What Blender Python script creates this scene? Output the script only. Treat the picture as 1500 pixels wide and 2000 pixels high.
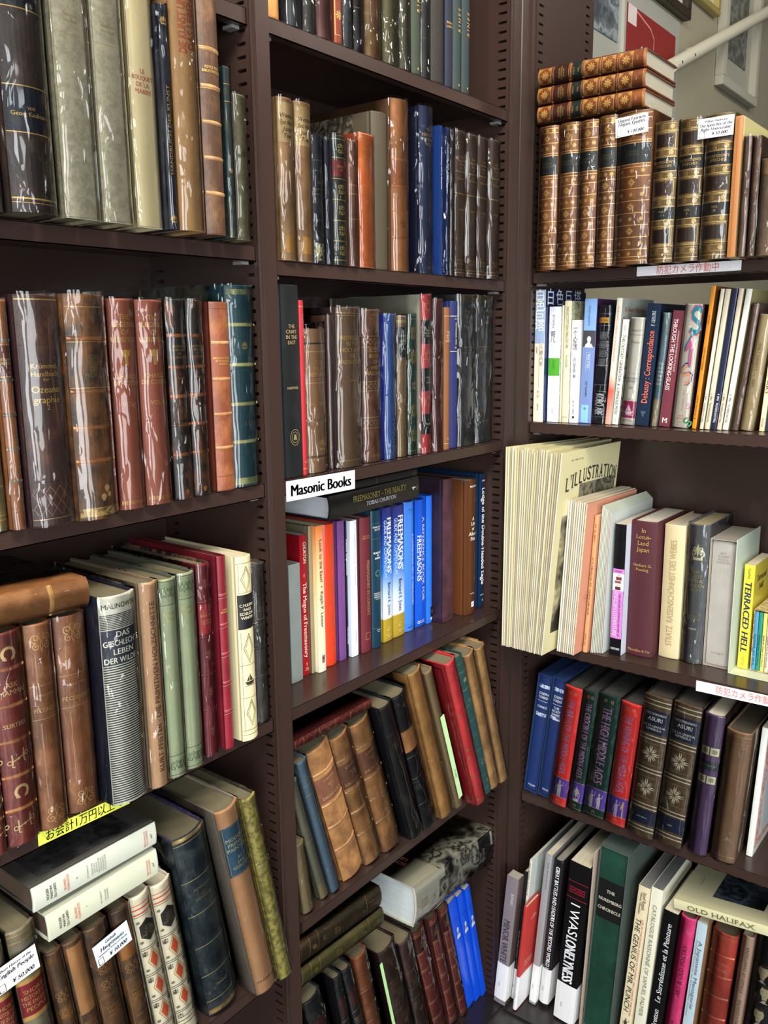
import bpy, bmesh, math, random
from mathutils import Matrix, Vector
random.seed(7)
SC = bpy.context.scene
for o in list(bpy.data.objects): bpy.data.objects.remove(o)
COL = SC.collection

# ------------------------------------------------------------------ camera
cam = bpy.data.cameras.new('camera'); camo = bpy.data.objects.new('camera', cam); COL.objects.link(camo)
cam.sensor_fit = 'VERTICAL'; cam.sensor_height = 24.0; cam.lens = 1681.6 / 2000 * 24.0; cam.clip_start = .02
def cam_axes(pitch, roll, yaw):
    cy, sy, cp, sp, cr, sr = math.cos(yaw), math.sin(yaw), math.cos(pitch), math.sin(pitch), math.cos(roll), math.sin(roll)
    f = Vector((sy*cp, cy*cp, sp)); r = Vector((cy, -sy, 0)); u = r.cross(f)
    return r*cr + u*sr, u*cr - r*sr, f
_r, _u, _f = cam_axes(-.1970, -.0110, .9026)
camo.matrix_world = Matrix(((_r.x, _u.x, -_f.x, -1.4308), (_r.y, _u.y, -_f.y, -.8128), (_r.z, _u.z, -_f.z, 1.3800), (0, 0, 0, 1)))
SC.camera = camo

# ------------------------------------------------------------------ light, world, exposure
SC.view_settings.view_transform = 'Standard'; SC.view_settings.look = 'None'
SC.view_settings.gamma = 1.0; SC.view_settings.exposure = 0.40; SC.view_settings.use_curve_mapping = False
wd = bpy.data.worlds.new('world'); SC.world = wd; wd.use_nodes = True
wd.node_tree.nodes['Background'].inputs[0].default_value = (.86, .93, 1.0, 1)
wd.node_tree.nodes['Background'].inputs[1].default_value = .035
def area(name, loc, target, sx, sy, power, col):
    l = bpy.data.lights.new(name, 'AREA'); l.shape = 'RECTANGLE'; l.size = sx; l.size_y = sy; l.energy = power; l.color = col
    o = bpy.data.objects.new(name, l); COL.objects.link(o); o.location = loc
    o.rotation_euler = (Vector(target) - Vector(loc)).to_track_quat('-Z', 'Y').to_euler()
    return o
area('shop_window_daylight', (-3.0, -2.1, 1.20), (-.2, -.1, .80), 1.0, 2.1, 62, (.92, .97, 1.0))
area('shop_window_daylight', (-1.7, -3.5, 1.20), (-.4, .0, .80), 1.1, 2.1, 50, (.94, .98, 1.0))
area('ceiling_tube_light', (-1.30, -1.15, 2.75), (-.5, -.1, .9), 1.3, .10, 34, (1.0, .95, .87))
area('ceiling_tube_light', (-2.00, -.60, 2.75), (-.3, -.4, .7), .10, 1.3, 26, (1.0, .96, .90))
area('ceiling_spot_and_fill', (-.9, -.9, 2.80), (.1, -.2, 1.6), .25, .25, 8, (1.0, .84, .62))
area('ceiling_spot_and_fill', (1.3, -1.3, 2.80), (1.0, .2, 1.6), .3, .3, 7, (1.0, .93, .82))  # added fill lamp, brightens the wall behind the right bookcase

# ------------------------------------------------------------------ materials
def lin(h):
    h = h.lstrip('#'); c = [int(h[i:i+2], 16)/255 for i in (0, 2, 4)]
    return tuple((x/12.92 if x <= .04045 else ((x+.055)/1.055)**2.4)**1.12 for x in c) + (1,)
MC = {}
def newmat(key):
    m = bpy.data.materials.new(key); m.use_nodes = True; n = m.node_tree.nodes; b = n['Principled BSDF']
    return m, n, m.node_tree.links, b
def coords(n, l, sc=(1, 1, 1)):
    tc = n.new('ShaderNodeTexCoord'); oi = n.new('ShaderNodeObjectInfo'); mp = n.new('ShaderNodeMapping')
    mp.inputs['Scale'].default_value = sc
    cx = n.new('ShaderNodeCombineXYZ'); mu = n.new('ShaderNodeMath'); mu.operation = 'MULTIPLY'; mu.inputs[1].default_value = 3.0
    l.new(oi.outputs['Random'], mu.inputs[0])
    for i in range(3): l.new(mu.outputs[0], cx.inputs[i])
    l.new(tc.outputs['Object'], mp.inputs['Vector']); ad = n.new('ShaderNodeVectorMath'); l.new(mp.outputs[0], ad.inputs[0]); l.new(cx.outputs[0], ad.inputs[1])
    return ad.outputs[0]
def noise(n, l, v, s, d=4, r=.6):
    x = n.new('ShaderNodeTexNoise'); x.inputs['Scale'].default_value = s; x.inputs['Detail'].default_value = d; x.inputs['Roughness'].default_value = r
    l.new(v, x.inputs['Vector']); return x.outputs['Fac']
def ramp(n, l, f, stops):
    r = n.new('ShaderNodeValToRGB'); e = r.color_ramp.elements
    while len(e) < len(stops): e.new(.5)
    for k, (p, c) in enumerate(stops): e[k].position = p; e[k].color = c
    l.new(f, r.inputs[0]); return r.outputs[0]
def mixc(n, l, f, a, b, mode='MIX'):
    m = n.new('ShaderNodeMix'); m.data_type = 'RGBA'; m.blend_type = mode
    if isinstance(f, float): m.inputs[0].default_value = f
    else: l.new(f, m.inputs[0])
    for i, x in ((6, a), (7, b)):
        if isinstance(x, tuple): m.inputs[i].default_value = x
        else: l.new(x, m.inputs[i])
    return m.outputs[2]
def bump(n, l, h, b, s=.3, d=.001):
    x = n.new('ShaderNodeBump'); x.inputs['Strength'].default_value = s; x.inputs['Distance'].default_value = d
    l.new(h, x.inputs['Height']); l.new(x.outputs[0], b.inputs['Normal'])
def mat(key):
    """key: kind|colour|colour2|amount"""
    if key in MC: return MC[key]
    p = key.split('|'); k = p[0]; c = lin(p[1]) if len(p) > 1 and p[1][0] == '#' else None
    m, n, l, b = newmat(key.replace('|', '_').replace('#', ''))
    if k == 'lea':      # leather, rubbed and stained
        c2 = lin(p[2]); w = float(p[3]) if len(p) > 3 else .45
        v = coords(n, l, (1, 1, .75))
        f = noise(n, l, v, 42, 6, .68); f2 = noise(n, l, v, 14, 3)
        r = ramp(n, l, f, [(max(0., .62-w*.45), (0, 0, 0, 1)), (min(1., .86-w*.35), (1, 1, 1, 1))])
        col = mixc(n, l, r, c, c2); dk = ramp(n, l, f2, [(.3, (.62, .62, .62, 1)), (.7, (1.12, 1.12, 1.12, 1))])
        l.new(mixc(n, l, 1.0, col, dk, 'MULTIPLY'), b.inputs['Base Color']); b.inputs['Roughness'].default_value = .42
        bump(n, l, noise(n, l, v, 420, 3), b, .35, .0006)
    elif k == 'clo':    # book cloth
        v = coords(n, l); f = noise(n, l, v, 26, 5, .6)
        d = tuple(x*.74 for x in c[:3]) + (1,)
        l.new(mixc(n, l, f, d, tuple(min(1, x*1.14) for x in c[:3]) + (1,)), b.inputs['Base Color']); b.inputs['Roughness'].default_value = .62
        bump(n, l, noise(n, l, coords(n, l, (1, 1, .35)), 900, 2), b, .3, .0005)
    elif k == 'pap':    # printed paper
        v = coords(n, l); f = noise(n, l, v, 18, 4)
        l.new(mixc(n, l, f, tuple(x*.9 for x in c[:3]) + (1,), c), b.inputs['Base Color']); b.inputs['Roughness'].default_value = .5
    elif k == 'glo':    # laminated jacket
        b.inputs['Base Color'].default_value = c; b.inputs['Roughness'].default_value = .24
        v = coords(n, l); bump(n, l, noise(n, l, v, 30, 2), b, .08, .001)
    elif k == 'mar':    # marbled or speckled paper
        c2 = lin(p[2]); v = coords(n, l); f = noise(n, l, v, 130, 7, .75)
        r = ramp(n, l, f, [(.47, (0, 0, 0, 1)), (.55, (1, 1, 1, 1))])
        l.new(mixc(n, l, r, c, c2), b.inputs['Base Color']); b.inputs['Roughness'].default_value = .5
    elif k == 'pho':    # black and white picture
        c2 = lin(p[2]); v = coords(n, l); f = noise(n, l, v, float(p[3]) if len(p) > 3 else 30, 5, .55)
        l.new(ramp(n, l, f, [(.36, c), (.46, tuple((a+q)/2.6 for a, q in zip(c[:3], c2[:3])) + (1,)), (.52, c2), (.60, c), (.66, c2)]), b.inputs['Base Color']); b.inputs['Roughness'].default_value = .35
    elif k == 'pag':    # page edges: sheets stacked across the thickness
        v = coords(n, l, (1, .02, .02)); f = noise(n, l, v, 900, 3, .7)
        l.new(mixc(n, l, f, tuple(x*.5 for x in c[:3]) + (1,), c), b.inputs['Base Color']); b.inputs['Roughness'].default_value = .8
    elif k == 'gra':    # printed colour gradient, list of z:hex (metres)
        st = [(float(a.split(':')[0]), lin(a.split(':')[1])) for a in p[1:]]
        tc = n.new('ShaderNodeTexCoord'); sp = n.new('ShaderNodeSeparateXYZ'); l.new(tc.outputs['Object'], sp.inputs[0])
        mu = n.new('ShaderNodeMath'); mu.operation = 'MULTIPLY'; mu.inputs[1].default_value = 1/.26; l.new(sp.outputs[2], mu.inputs[0])
        l.new(ramp(n, l, mu.outputs[0], [(a/.26, q) for a, q in st]), b.inputs['Base Color']); b.inputs['Roughness'].default_value = .3
    elif k == 'gold':
        b.inputs['Base Color'].default_value = c; b.inputs['Roughness'].default_value = .42; b.inputs['Metallic'].default_value = .35
    elif k == 'ink':
        b.inputs['Base Color'].default_value = c; b.inputs['Roughness'].default_value = .5
    elif k == 'steel':  # painted shelf steel
        v = coords(n, l); f = noise(n, l, v, 5, 3)
        l.new(mixc(n, l, f, tuple(x*.9 for x in c[:3]) + (1,), c), b.inputs['Base Color']); b.inputs['Roughness'].default_value = .27
        bump(n, l, noise(n, l, v, 500, 2), b, .06, .0005)
    elif k == 'wall':
        v = coords(n, l); f = noise(n, l, v, 3, 4)
        l.new(mixc(n, l, f, tuple(x*.9 for x in c[:3]) + (1,), c), b.inputs['Base Color']); b.inputs['Roughness'].default_value = .8
        bump(n, l, noise(n, l, v, 160, 3), b, .15, .001)
    elif k == 'film':   # crinkled clear plastic
        n.remove(b); out = n['Material Output']
        f = noise(n, l, coords(n, l, (1, 1, .40)), 34, 1.5, .4)       # slack, wide ripples
        vo = n.new('ShaderNodeTexVoronoi'); vo.feature = 'DISTANCE_TO_EDGE'; vo.inputs['Scale'].default_value = 40; l.new(coords(n, l, (1.2, 1, .42)), vo.inputs['Vector'])
        mk = ramp(n, l, noise(n, l, coords(n, l, (1, 1, .6)), 24, 2), [(.50, (0, 0, 0, 1)), (.62, (1, 1, 1, 1))])   # sharp creases only here and there
        mi = n.new('ShaderNodeMath'); mi.operation = 'MINIMUM'; mi.inputs[1].default_value = .10; l.new(vo.outputs['Distance'], mi.inputs[0])
        m1 = n.new('ShaderNodeMath'); m1.operation = 'MULTIPLY'; l.new(mi.outputs[0], m1.inputs[0]); l.new(mk, m1.inputs[1])
        ma = n.new('ShaderNodeMath'); ma.operation = 'MULTIPLY_ADD'; ma.inputs[1].default_value = 2.6; l.new(m1.outputs[0], ma.inputs[0]); l.new(f, ma.inputs[2])
        bp = n.new('ShaderNodeBump'); bp.inputs['Strength'].default_value = 1.0; bp.inputs['Distance'].default_value = .0060; l.new(ma.outputs[0], bp.inputs['Height'])
        g = n.new('ShaderNodeBsdfGlossy'); g.inputs['Roughness'].default_value = .075; l.new(bp.outputs[0], g.inputs['Normal'])
        t = n.new('ShaderNodeBsdfTransparent'); t.inputs[0].default_value = (.955, .96, .955, 1)
        fr = n.new('ShaderNodeFresnel'); fr.inputs['IOR'].default_value = 1.58
        x = n.new('ShaderNodeMixShader'); l.new(fr.outputs[0], x.inputs[0]); l.new(t.outputs[0], x.inputs[1]); l.new(g.outputs[0], x.inputs[2])
        l.new(x.outputs[0], out.inputs[0])
    MC[key] = m
    return m
GOLD = 'gold|#d6b068'
def cmat(c): return mat(GOLD) if c == 'g' else mat('ink|' + c) if c.startswith('#') else mat(c)

# ------------------------------------------------------------------ mesh helpers
def mobj(name, V, F, mats, parent=None, fm=None, smooth=False):
    me = bpy.data.meshes.new(name); me.from_pydata([tuple(v) for v in V], [], F)
    for m in mats: me.materials.append(m)
    if fm: me.polygons.foreach_set('material_index', fm)
    if smooth: me.polygons.foreach_set('use_smooth', [True]*len(me.polygons))
    me.update(); o = bpy.data.objects.new(name, me); COL.objects.link(o)
    if parent: o.parent = parent
    return o
class MB:
    def __init__(s): s.V = []; s.F = []; s.M = []; s.mats = []
    def mi(s, m):
        if m not in s.mats: s.mats.append(m)
        return s.mats.index(m)
    def add(s, V, F, m):
        k = len(s.V); s.V += [tuple(v) for v in V]; i = s.mi(m)
        for f in F: s.F.append([a+k for a in f]); s.M.append(i)
    def box(s, a, b, m, bev=0.):
        x0, y0, z0 = a; x1, y1, z1 = b
        if bev <= 0:
            V = [(x0,y0,z0),(x1,y0,z0),(x1,y1,z0),(x0,y1,z0),(x0,y0,z1),(x1,y0,z1),(x1,y1,z1),(x0,y1,z1)]
            s.add(V, [(3,2,1,0),(4,5,6,7),(0,1,5,4),(1,2,6,5),(2,3,7,6),(3,0,4,7)], m); return
        bm = bmesh.new(); bmesh.ops.create_cube(bm, size=1)
        for v in bm.verts: v.co = Vector(((x0+x1)/2+v.co.x*(x1-x0), (y0+y1)/2+v.co.y*(y1-y0), (z0+z1)/2+v.co.z*(z1-z0)))
        bmesh.ops.bevel(bm, geom=bm.edges[:], offset=bev, segments=2, affect='EDGES')
        bm.verts.index_update(); s.add([v.co[:] for v in bm.verts], [[v.index for v in f.verts] for f in bm.faces], m); bm.free()
    def tube(s, a, b, r, m, n=12):
        a = Vector(a); b = Vector(b); d = (b-a).normalized(); x = d.orthogonal().normalized(); y = d.cross(x); V = []
        for p in (a, b): V += [p + x*math.cos(2*math.pi*i/n)*r + y*math.sin(2*math.pi*i/n)*r for i in range(n)]
        s.add(V, [(i, (i+1) % n, n+(i+1) % n, n+i) for i in range(n)] + [tuple(range(n))[::-1], tuple(range(n, 2*n))], m)
    def build(s, name, parent=None, smooth=False):
        if not s.V: return None
        return mobj(name, s.V, s.F, s.mats, parent, s.M, smooth)
TXC = {}
def glyphs(text, bold=0., shear=0., serif=True):
    k = (text, bold, shear, serif)
    if k in TXC: return TXC[k]
    cu = bpy.data.curves.new('lettering', 'FONT'); cu.body = text; cu.size = 1; cu.resolution_u = 3; cu.offset = bold; cu.shear = shear
    o = bpy.data.objects.new('lettering', cu); COL.objects.link(o)
    me = bpy.data.meshes.new_from_object(o)
    V = [(v.co.x, v.co.y) for v in me.vertices]; F = [list(p.vertices) for p in me.polygons]
    if serif and V:
        cnt = {}
        for f in F:
            for a, b in zip(f, f[1:]+f[:1]): cnt[(min(a, b), max(a, b))] = cnt.get((min(a, b), max(a, b)), 0) + 1
        for (a, b), q in cnt.items():
            if q == 1 and abs(V[a][1]-V[b][1]) < .004 and .05 < abs(V[a][0]-V[b][0]) < .17:
                y = V[a][1]; x0, x1 = sorted((V[a][0], V[b][0])); up = 1 if y < .25 else -1
                if y > .2 and y < .45: continue
                i = len(V); V += [(x0-.07, y), (x1+.07, y), (x1+.05, y+.045*up), (x0-.05, y+.045*up)]; F.append([i, i+1, i+2, i+3])
    bpy.data.objects.remove(o); bpy.data.curves.remove(cu); bpy.data.meshes.remove(me)
    if not V: TXC[k] = ([], [], 0, 0, 0, 0); return TXC[k]
    xs = [v[0] for v in V]; ys = [v[1] for v in V]
    TXC[k] = (V, F, min(xs), max(xs), min(ys), max(ys)); return TXC[k]
def strips(V, F, step):
    """cut faces into narrow upright strips so that they follow a rounded spine"""
    oV = []; oF = []
    def half(P, x, s):
        R = []
        for a, b in zip(P, P[1:]+P[:1]):
            da, db = (a[0]-x)*s, (b[0]-x)*s
            if da >= 0: R.append(a)
            if (da > 0 > db) or (da < 0 < db): t = da/(da-db); R.append((a[0]+(b[0]-a[0])*t, a[1]+(b[1]-a[1])*t))
        return R
    for f in F:
        P = [V[i] for i in f]; x0 = min(q[0] for q in P); x1 = max(q[0] for q in P)
        if x1-x0 <= step*1.01: parts = [P]
        else:
            k0 = math.floor(x0/step); parts = [half(half(P, k*step, 1), (k+1)*step, -1) for k in range(k0, math.ceil(x1/step))]
        for Q in parts:
            if len(Q) > 2: oF.append(tuple(range(len(oV), len(oV)+len(Q)))); oV += Q
    return oV, oF
def put_text(mb, text, m, f, cx, cy, size, maxw, bold=0., shear=0., serif=True, fit=False, cut=None):
    """lay text with capitals of height size, centred on cx, cy; f maps 2-D to 3-D"""
    V, F, x0, x1, y0, y1 = glyphs(text, 0., shear, serif)
    if not V: return
    if bold:      # heavier letters: three copies side by side
        n = len(V); V = [(x+q*bold, y) for q in (-1, 0, 1) for x, y in V]; F = [[i+q*n for i in f_] for q in range(3) for f_ in F]; x0 -= bold; x1 += bold
    sy = size/.69; sx = sy
    if (x1-x0)*sx > maxw or fit: sx = maxw/(x1-x0)
    Q = [(cx+(x-(x0+x1)/2)*sx, cy+(y-.345)*sy) for x, y in V]
    if cut: Q = [cut[0](*q) for q in Q]; Q, F = strips(Q, F, cut[1]); f = cut[2]
    mb.add([f(*q) for q in Q], F, m)
def stroke(pts, w):
    V = []; F = []
    for i, p in enumerate(pts):
        a = pts[max(0, i-1)]; b = pts[min(len(pts)-1, i+1)]; dx, dy = b[0]-a[0], b[1]-a[1]; L = math.hypot(dx, dy) or 1
        nx, ny = -dy/L*w/2, dx/L*w/2; V += [(p[0]+nx, p[1]+ny), (p[0]-nx, p[1]-ny)]
        if i: F.append((2*i-2, 2*i-1, 2*i+1, 2*i))
    return V, F
def circ(cx, cy, r, n=14, a0=0, a1=2*math.pi): return [(cx+r*math.cos(a0+(a1-a0)*i/n), cy+r*math.sin(a0+(a1-a0)*i/n)) for i in range(n+1)]
def spiral(cx, cy, r, turns, a0, d=1, n=16): return [(cx+r*(1-i/n*.85)*math.cos(a0+d*turns*2*math.pi*i/n), cy+r*(1-i/n*.85)*math.sin(a0+d*turns*2*math.pi*i/n)) for i in range(n+1)]
def poly(pts): return list(pts), [tuple(range(len(pts)))]
def orn(name):
    """ornaments in a -1..1 square: list of (verts, faces)"""
    R = []
    if name == 'flower':
        for k in range(8):
            a = k*math.pi/4; R.append(poly([(0, 0), (.8*math.cos(a-.22), .8*math.sin(a-.22)), (math.cos(a), math.sin(a)), (.8*math.cos(a+.22), .8*math.sin(a+.22))]))
    elif name == 'fleuron':
        for s in (-1, 1):
            R.append(stroke(spiral(.42*s, .3, .42, 1.1, math.pi if s > 0 else 0, -s), .13)); R.append(stroke(spiral(.42*s, -.35, .4, 1.0, math.pi if s > 0 else 0, s), .13))
        R += [poly([(0, 1), (-.2, .5), (0, 0), (.2, .5)]), poly([(0, -1), (.16, -.5), (0, 0), (-.16, -.5)])]
    elif name == 'scroll':
        for s in (-1, 1):
            R.append(stroke(spiral(.55*s, .4, .45, 1.4, -math.pi/2, s), .09)); R.append(stroke(spiral(.5*s, -.45, .38, 1.3, math.pi/2, -s), .09))
            R.append(stroke([(0, -.95), (.15*s, -.4), (.05*s, .1), (.3*s, .75), (.15*s, 1)], .08))
    elif name == 'leafstar':
        for k in range(8):
            a = k*math.pi/4; L = 1 if k % 2 == 0 else .85
            for s in (-1, 1): R.append(poly([(.1*math.cos(a), .1*math.sin(a)), (.55*L*math.cos(a+.3*s), .55*L*math.sin(a+.3*s)), (L*math.cos(a+.1*s), L*math.sin(a+.1*s)), (.55*L*math.cos(a+.05*s), .55*L*math.sin(a+.05*s))]))
    elif name == 'star6':
        for r in (math.pi/2, -math.pi/2): R.append(stroke(circ(0, 0, 1, 3, r, r+2*math.pi), .08))
    elif name == 'horseshoe':
        R.append(stroke(circ(0, .05, .72, 18, -math.pi*.32, math.pi*1.32), .34)); R += [poly([(.25, -.72), (.75, -.62), (.72, -.48), (.22, -.56)]), poly([(-.75, -.62), (-.25, -.72), (-.22, -.56), (-.72, -.48)])]
    elif name == 'bit':
        R += [stroke([(-.7, -.25), (.7, .25)], .1), stroke(circ(-.83, -.28, .2), .08), stroke(circ(.83, .28, .2), .08), stroke([(-.62, .5), (-.58, -.2), (-.62, -.75), (-.4, -.8)], .12), stroke([(.58, .85), (.5, .3), (.6, -.45), (.75, -.45)], .12), stroke(circ(0, 0, .09), .09)]
    elif name == 'diamond': R.append(poly([(0, 1), (-.55, 0), (0, -1), (.55, 0)]))
    elif name == 'diamondline': R += [stroke([(0, 1), (-.6, 0), (0, -1), (.6, 0), (0, 1)], .07), stroke([(0, .8), (-.42, 0), (0, -.8), (.42, 0), (0, .8)], .05)]
    elif name == 'hex': R.append(poly([(math.cos(a)*.95, math.sin(a)) for a in [math.pi/2+k*math.pi/3 for k in range(6)]]))
    elif name == 'ring': R.append(stroke(circ(0, 0, .85, 20), .22))
    elif name == 'disc': R.append(poly(circ(0, 0, 1, 18)[:-1]))
    elif name == 'seal': R += [stroke(circ(0, 0, .95, 20), .07), stroke(circ(0, 0, .66, 18), .07), poly([(-.35, -.3), (.35, -.3), (.2, .35), (-.2, .35)])]
    elif name == 'owl': R += [poly([(-1, 1), (-.5, .8), (0, .95), (.5, .8), (1, 1), (.7, .2), (.35, 0), (.3, -1), (-.3, -1), (-.35, 0), (-.7, .2)])]
    elif name == 'bust': R.append(poly([(-.9, -1), (.9, -1), (.75, -.55), (.25, -.2), (.4, .25), (.42, .7), (.15, 1), (-.25, .95), (-.45, .55), (-.3, .1), (-.3, -.15), (-.75, -.5)]))
    elif name == 'crown': R += [poly([(-.7, -.9), (.7, -.9), (.7, -.6), (-.7, -.6)])] + [stroke(spiral(.5*s, -.1, .45, 1.2, -math.pi/2, s), .13) for s in (-1, 1)] + [poly([(0, 1), (-.28, .35), (0, -.6), (.28, .35)])] + [stroke(spiral(.42*s, .35, .3, 1.1, -math.pi/2, s), .11) for s in (-1, 1)]
    elif name == 'squares':
        for q in (1, .72, .45, .18): R.append(stroke([(-q, -q), (q, -q), (q, q), (-q, q), (-q, -q)], .09))
    elif name == 'face':
        R += [poly(circ(0, .1, .82, 16)[:-1]), poly([(-.45, -.5), (.45, -.5), (.35, -1), (-.35, -1)])]
    elif name == 'figure':
        R += [poly(circ(0, .78, .2, 10)[:-1]), poly([(-.3, .55), (.3, .55), (.42, -.1), (.3, -.95), (.08, -.95), (0, -.3), (-.1, -.95), (-.32, -.95), (-.38, -.1)]), stroke([(-.3, .4), (-.7, .0), (-.5, -.3)], .12), stroke([(.3, .4), (.75, .5), (.8, .9)], .1)]
    elif name == 'ship': R += [poly([(-.9, -.3), (.9, -.3), (.55, -.8), (-.6, -.8)]), poly([(-.1, .9), (.5, -.2), (-.1, -.2)]), poly([(-.2, .7), (-.2, -.2), (-.65, -.2)]), stroke([(-.9, -.95), (-.3, -.88), (.3, -.95), (.9, -.88)], .08)]
    elif name == 'sprig': R += [stroke([(0, -1), (0, .9)], .1)] + [poly([(0, y), (.5*s, y+.35), (.3*s, y+.05)]) for y in (-.5, 0, .4) for s in (-1, 1)]
    elif name == 'quarter': R += [stroke(circ(0, 0, r, 6, 0, math.pi/2), .09) for r in (.95, .68)] + [poly([(0, 0), (.5, .12), (.42, .42), (.12, .5)])] + [poly(circ(.75*math.cos(a), .75*math.sin(a), .1, 6)[:-1]) for a in (.3, .8, 1.27)]
    elif name == 'letterS': R.append(stroke([(.7, .75), (.3, .98), (-.3, .95), (-.65, .6), (-.5, .2), (.45, -.2), (.68, -.6), (.3, -.95), (-.35, -.97), (-.75, -.7)], .42))
    elif name == 'letterone': R.append(poly([(.1, 1), (.1, -1), (-.35, -1), (-.35, .25), (-.95, -.15), (-.95, .25), (-.25, 1)]))
    return R

# ------------------------------------------------------------------ setting: floor, wall, bookcases
def tag(o, label=None, cat=None, group=None, kind=None):
    if label: o['label'] = label
    if cat: o['category'] = cat
    if group: o['group'] = group
    if kind: o['kind'] = kind
    return o
def empty(name, loc=(0, 0, 0), rot=(0, 0, 0), parent=None):
    o = bpy.data.objects.new(name, None); COL.objects.link(o); o.location = loc; o.rotation_euler = rot; o.empty_display_size = .02
    if parent: o.parent = parent
    return o
STEEL = mat('steel|#44342f'); SLOT_SHADE = mat('ink|#050404'); WHITE = 'pap|#f4f4f6'
m = MB(); m.box((-4, -5, -.06), (4, 1.6, -.006), mat('steel|#3a3634')); tag(m.build('floor'), kind='structure')
m = MB(); m.box((-4, .232, -.006), (4, .30, 2.9), mat('wall|#a09a86')); tag(m.build('wall_back'), kind='structure')
m = MB(); m.box((-4, -5, 2.9), (4, .30, 2.96), mat('wall|#d8d6cf')); tag(m.build('ceiling'), kind='structure')

UT = 2.12                      # unit height
def side_skin(mb, x, out, y0, y1, z0, z1, slots):
    """one sheet of an upright with two columns of punched slots; out = +1/-1 is the side it faces"""
    cols = [(y0+.0075, y0+.0245), (y1-.0335, y1-.0175)] if slots else []
    ys = [y0]
    for a, b in cols: ys += [a, b]
    ys.append(y1)
    def q(ya, yb, za, zb, xx=x, mm=STEEL):
        V = [(xx, ya, za), (xx, yb, za), (xx, yb, zb), (xx, ya, zb)]; mb.add(V, [(0, 1, 2, 3) if out > 0 else (3, 2, 1, 0)], mm)
    for i in range(len(ys)-1):
        if i % 2 == 0: q(ys[i], ys[i+1], z0, z1); continue
        z = z0; zs = z0+.012
        while zs+.004 < z1:
            q(ys[i], ys[i+1], z, zs); d = x-out*.008
            q(ys[i], ys[i+1], zs, zs+.0042, d, SLOT_SHADE)  # near-black backing paints in the shade of the hollow post
            a, b, c, e = ys[i], ys[i+1], zs, zs+.0042
            for P in ([(x,a,c),(x,b,c),(d,b,c),(d,a,c)], [(x,a,e),(x,b,e),(d,b,e),(d,a,e)], [(x,a,c),(x,a,e),(d,a,e),(d,a,c)], [(x,b,c),(x,b,e),(d,b,e),(d,b,c)]): mb.add(P, [(0,1,2,3)], STEEL)
            z = zs+.0042; zs += .015
        q(ys[i], ys[i+1], z, z1)
def upright(parent, xa, xb, fl, fr, z1=UT, sl=True, sr=True):
    """front face xa..xb, sheets at fl and fr"""
    mb = MB(); mb.box((xa, 0, -.006), (xb, .012, z1), STEEL, .0012)
    mb.box((fl, .0045, -.006), (xa+.001, .006, z1), STEEL); mb.box((xb-.001, .0045, -.006), (fr, .006, z1), STEEL)
    side_skin(mb, fl, -1, .0055, .228, -.006, z1, sl); side_skin(mb, fr, 1, .0055, .228, -.006, z1, sr)
    mb.add([(fl, .228, -.006), (fr, .228, -.006), (fr, .228, z1), (fl, .228, z1)], [(0, 1, 2, 3)], STEEL)
    mb.add([(fl, .006, z1), (fr, .006, z1), (fr, .228, z1), (fl, .228, z1)], [(0, 1, 2, 3)], STEEL)
    return mb.build('upright', parent)
def shelf(parent, xa, xb, z, lip=.0196, depth=.222):
    mb = MB(); y0 = .0084
    mb.box((xa, y0, z-.0012), (xb, depth, z), STEEL); mb.box((xa, y0, z-lip), (xb, y0+.0014, z-.0005), STEEL)
    mb.box((xa, y0, z-lip), (xb, y0+.014, z-lip+.0012), STEEL); mb.box((xa, depth-.0014, z-lip), (xb, depth, z-.0005), STEEL)
    for x in (xa+.004, xb-.016): mb.box((x, .018, z-lip-.0035), (x+.012, .034, z-lip+.0004), mat('gold|#9a9a98'))
    for x in (xa+.0005, xb-.0020): mb.box((x, y0, z-lip), (x+.0015, depth, z-.0005), STEEL)
    return mb.build('shelf', parent)
left = tag(empty('bookcase', (0, 0, -.006)), 'dark brown steel bookcase of two bays on the left, full of old bound volumes', 'bookcase')
left.location = (0, 0, 0)
upright(left, -1.2786, -1.2543, -1.2826, -1.2503); upright(left, -.6403, -.6160, -.6443, -.6122); upright(left, -.0266, -.0008, -.0302, -.0008, sr=False)
ZL = [1.7709, 1.4983, 1.1962, .8627, .4704]; ZM = [1.7709, 1.4827, 1.1935, .8637, .5148]; ZR = [1.4964, 1.2258, .7998, .4705]
SH = {}
for i, z in enumerate(ZL): SH['L%d' % i] = shelf(left, -1.2498, -.6448, z)
for i, z in enumerate(ZM): SH['M%d' % i] = shelf(left, -.6116 if i < 4 else -.604, -.0307, z)
for a, b in ((-1.2498, -.6448), (-.6116, -.0307)):
    mb = MB(); mb.box((a, .222, 0), (b, .2235, UT), STEEL); mb.build('back_panel', left)
    mb = MB(); mb.box((a, .0084, UT-.02), (b, .222, UT), STEEL); mb.build('top_panel', left)
    mb = MB(); mb.box((a, -.020, -.0055), (b, .2215, -.0002), mat('steel|#2c2727')); mb.build('base_plate', left)
right = tag(empty('bookcase', (0, 0, 0), (0, 0, -math.pi/2)), 'dark brown steel bookcase on the right, at right angles to the two bay one', 'bookcase')
upright(right, .0008, .0207, .0008, .0256, sl=False); upright(right, .5900, .6143, .5860, .6183)
for i, z in enumerate(ZR): SH['R%d' % i] = shelf(right, .0262, .5854, z)
mb = MB(); mb.box((.0262, .222, 0), (.5854, .2235, 1.1194), STEEL); mb.box((.0262, .2205, 1.1195), (.5854, .2235, 1.203), STEEL); mb.build('back_panel', right)
mb = MB(); mb.box((.0262, -.05, -.0055), (.5854, .2215, -.0002), mat('steel|#2c2727')); mb.build('base_plate', right)

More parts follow.
